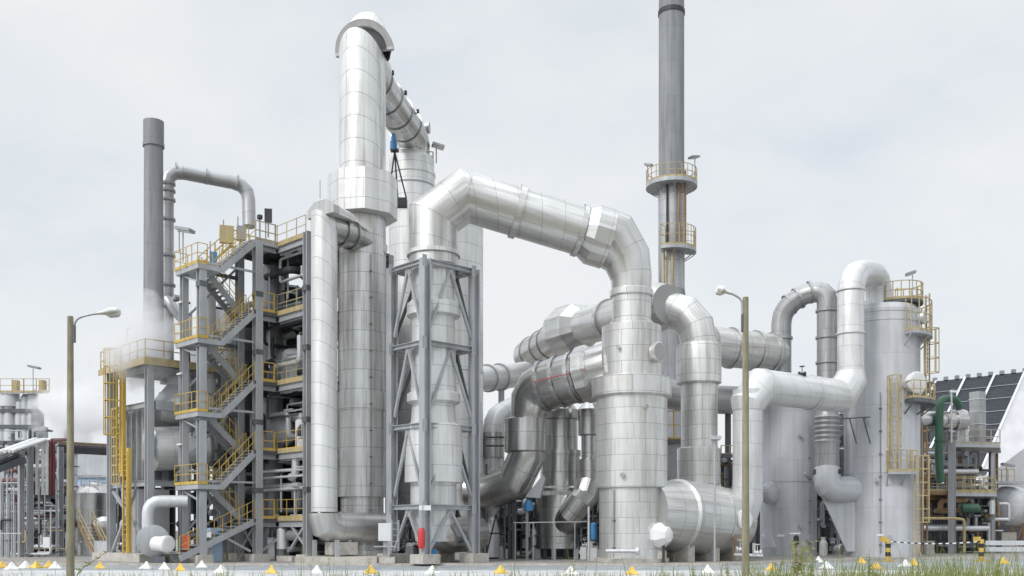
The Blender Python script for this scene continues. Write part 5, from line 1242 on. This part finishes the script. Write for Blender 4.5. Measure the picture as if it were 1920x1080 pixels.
# ================================================================== STEAM
def steam(name_label, px, py, Y, rx, rz_, ry, dens_, seed):
    c = at(px, py, Y)
    bm_ = MB(); bm_.rev(c - Z * rz_, Z, [(rz_ * (1 - math.cos(math.pi * i / 8)), max(.02, rx * math.sin(math.pi * i / 8))) for i in range(9)], 18)
    m, nt, b = _new('steam_%d' % seed); nt.nodes.remove(b); out = nt.nodes['Material Output']
    tc = N(nt, 'ShaderNodeTexCoord'); mp = N(nt, 'ShaderNodeMapping')
    mp.inputs['Scale'].default_value = (1 / rx, 1 / rx, 1 / rz_)
    nt.links.new(tc.outputs['Object'], mp.inputs[0])
    ln = N(nt, 'ShaderNodeVectorMath', operation='LENGTH'); nt.links.new(mp.outputs[0], ln.inputs[0])
    ns = N(nt, 'ShaderNodeTexNoise', Scale=.55, Detail=5.0, Roughness=.6); mp3 = N(nt, 'ShaderNodeMapping'); mp3.inputs['Location'].default_value = (seed * 7.3, 0, 0)
    nt.links.new(tc.outputs['Object'], mp3.inputs[0]); nt.links.new(mp3.outputs[0], ns.inputs['Vector'])
    a = N(nt, 'ShaderNodeMath', operation='MULTIPLY_ADD'); nt.links.new(ns.outputs['Fac'], a.inputs[0]); a.inputs[1].default_value = 2.2; a.inputs[2].default_value = -.35
    s = N(nt, 'ShaderNodeMath', operation='SUBTRACT'); nt.links.new(a.outputs[0], s.inputs[0]); nt.links.new(ln.outputs['Value'], s.inputs[1])
    mx = N(nt, 'ShaderNodeMath', operation='MULTIPLY', use_clamp=False); nt.links.new(s.outputs[0], mx.inputs[0]); mx.inputs[1].default_value = dens_
    m0 = N(nt, 'ShaderNodeMath', operation='MAXIMUM'); nt.links.new(mx.outputs[0], m0.inputs[0]); m0.inputs[1].default_value = 0
    pv = N(nt, 'ShaderNodeVolumePrincipled'); pv.inputs['Color'].default_value = (.97, .97, .98, 1); pv.inputs['Anisotropy'].default_value = .2
    nt.links.new(m0.outputs[0], pv.inputs['Density']); nt.links.new(pv.outputs[0], out.inputs['Volume'])
    o = bm_.build('steam_plume', m.name, None, c)
    return tag(o, kind='stuff')
steam('', 150, 775, 84, 4.6, 3.4, 3, 2.0, 1)
steam('', 262, 650, 57.0, 3.0, 3.4, 3, 2.1, 2)
steam('', 535, 690, 58.6, .9, 1.3, 1, 2, 3)
steam('', 532, 800, 58.2, .9, 1.2, 1, 2, 4)

# ================================================================== SKY, SUN, CAMERA
SUN_AZ, SUN_EL = 222.0, 40.0
sdir = Vector((math.sin(R(SUN_AZ)) * math.cos(R(SUN_EL)), math.cos(R(SUN_AZ)) * math.cos(R(SUN_EL)), math.sin(R(SUN_EL))))
w = bpy.data.worlds.new('World'); S.world = w; w.use_nodes = True; nt = w.node_tree
bg = nt.nodes['Background']; bg.inputs['Strength'].default_value = 0.1
sk = N(nt, 'ShaderNodeTexSky'); sk.sky_type = 'NISHITA'; sk.sun_disc = False
sk.sun_elevation = R(SUN_EL); sk.sun_rotation = R(SUN_AZ)
tc = N(nt, 'ShaderNodeTexCoord'); mp = N(nt, 'ShaderNodeMapping'); mp.inputs['Scale'].default_value = (1, 1, 1.9); mp.inputs['Rotation'].default_value = (.25, .35, .4)
nt.links.new(tc.outputs['Generated'], mp.inputs[0])
n1 = N(nt, 'ShaderNodeTexNoise', Scale=1.9, Detail=8.0, Roughness=.56); nt.links.new(mp.outputs[0], n1.inputs['Vector'])
cl = ramp(nt, n1.outputs['Fac'], [(.36, (6.8, 7.45, 8.15)), (.5, (8.25, 8.65, 9.05)), (.64, (9.2, 9.35, 9.5))])
# thin overcast is brighter round the hidden sun
dt = N(nt, 'ShaderNodeVectorMath', operation='DOT_PRODUCT'); nt.links.new(tc.outputs['Generated'], dt.inputs[0]); dt.inputs[1].default_value = sdir
gl = ramp(nt, dt.outputs['Value'], [(.2, g(1.0)), (1.0, g(1.9))])
cl = mixc(nt, cl, gl, None, 'MULTIPLY', 1.0)
# sky dimmed low behind the viewer and brightened overhead to give the metal contrast
sx = N(nt, 'ShaderNodeSeparateXYZ'); nt.links.new(tc.outputs['Generated'], sx.inputs[0])
ma = N(nt, 'ShaderNodeMath', operation='MULTIPLY_ADD'); nt.links.new(sx.outputs['Y'], ma.inputs[0]); ma.inputs[1].default_value = .25; nt.links.new(sx.outputs['Z'], ma.inputs[2])
cl = mixc(nt, cl, ramp(nt, ma.outputs[0], [(0.0, g(.66)), (.2, g(1.0)), (.74, g(.98)), (.95, g(1.7))]), None, 'MULTIPLY', 1.0)
nt.links.new(mixc(nt, sk.outputs[0], cl, None, 'MIX', .93), bg.inputs['Color'])
ld = bpy.data.lights.new('sun', 'SUN'); ld.energy = 1.5; ld.angle = R(12); ld.color = (1, .97, .93)
lo = bpy.data.objects.new('sun', ld); COL.objects.link(lo); lo.rotation_euler = (-sdir).to_track_quat('-Z', 'Y').to_euler(); lo.location = (-20, -20, 60)
cam = bpy.data.cameras.new('camera'); co = bpy.data.objects.new('camera', cam); COL.objects.link(co)
co.location = (0, 0, CH); co.rotation_euler = (R(90), 0, 0); cam.lens = 35.0; cam.sensor_width = 36.0
cam.shift_y = (HY - 540) / 1920; cam.clip_end = 5000; cam.clip_start = .1
S.camera = co
S.view_settings.view_transform = 'Standard'; S.view_settings.look = 'None'; S.view_settings.exposure = 0.0; S.view_settings.gamma = 1.0
S.cycles.volume_bounces = 8; S.cycles.max_bounces = 12; S.cycles.volume_step_rate = 2.0; S.cycles.volume_max_steps = 64
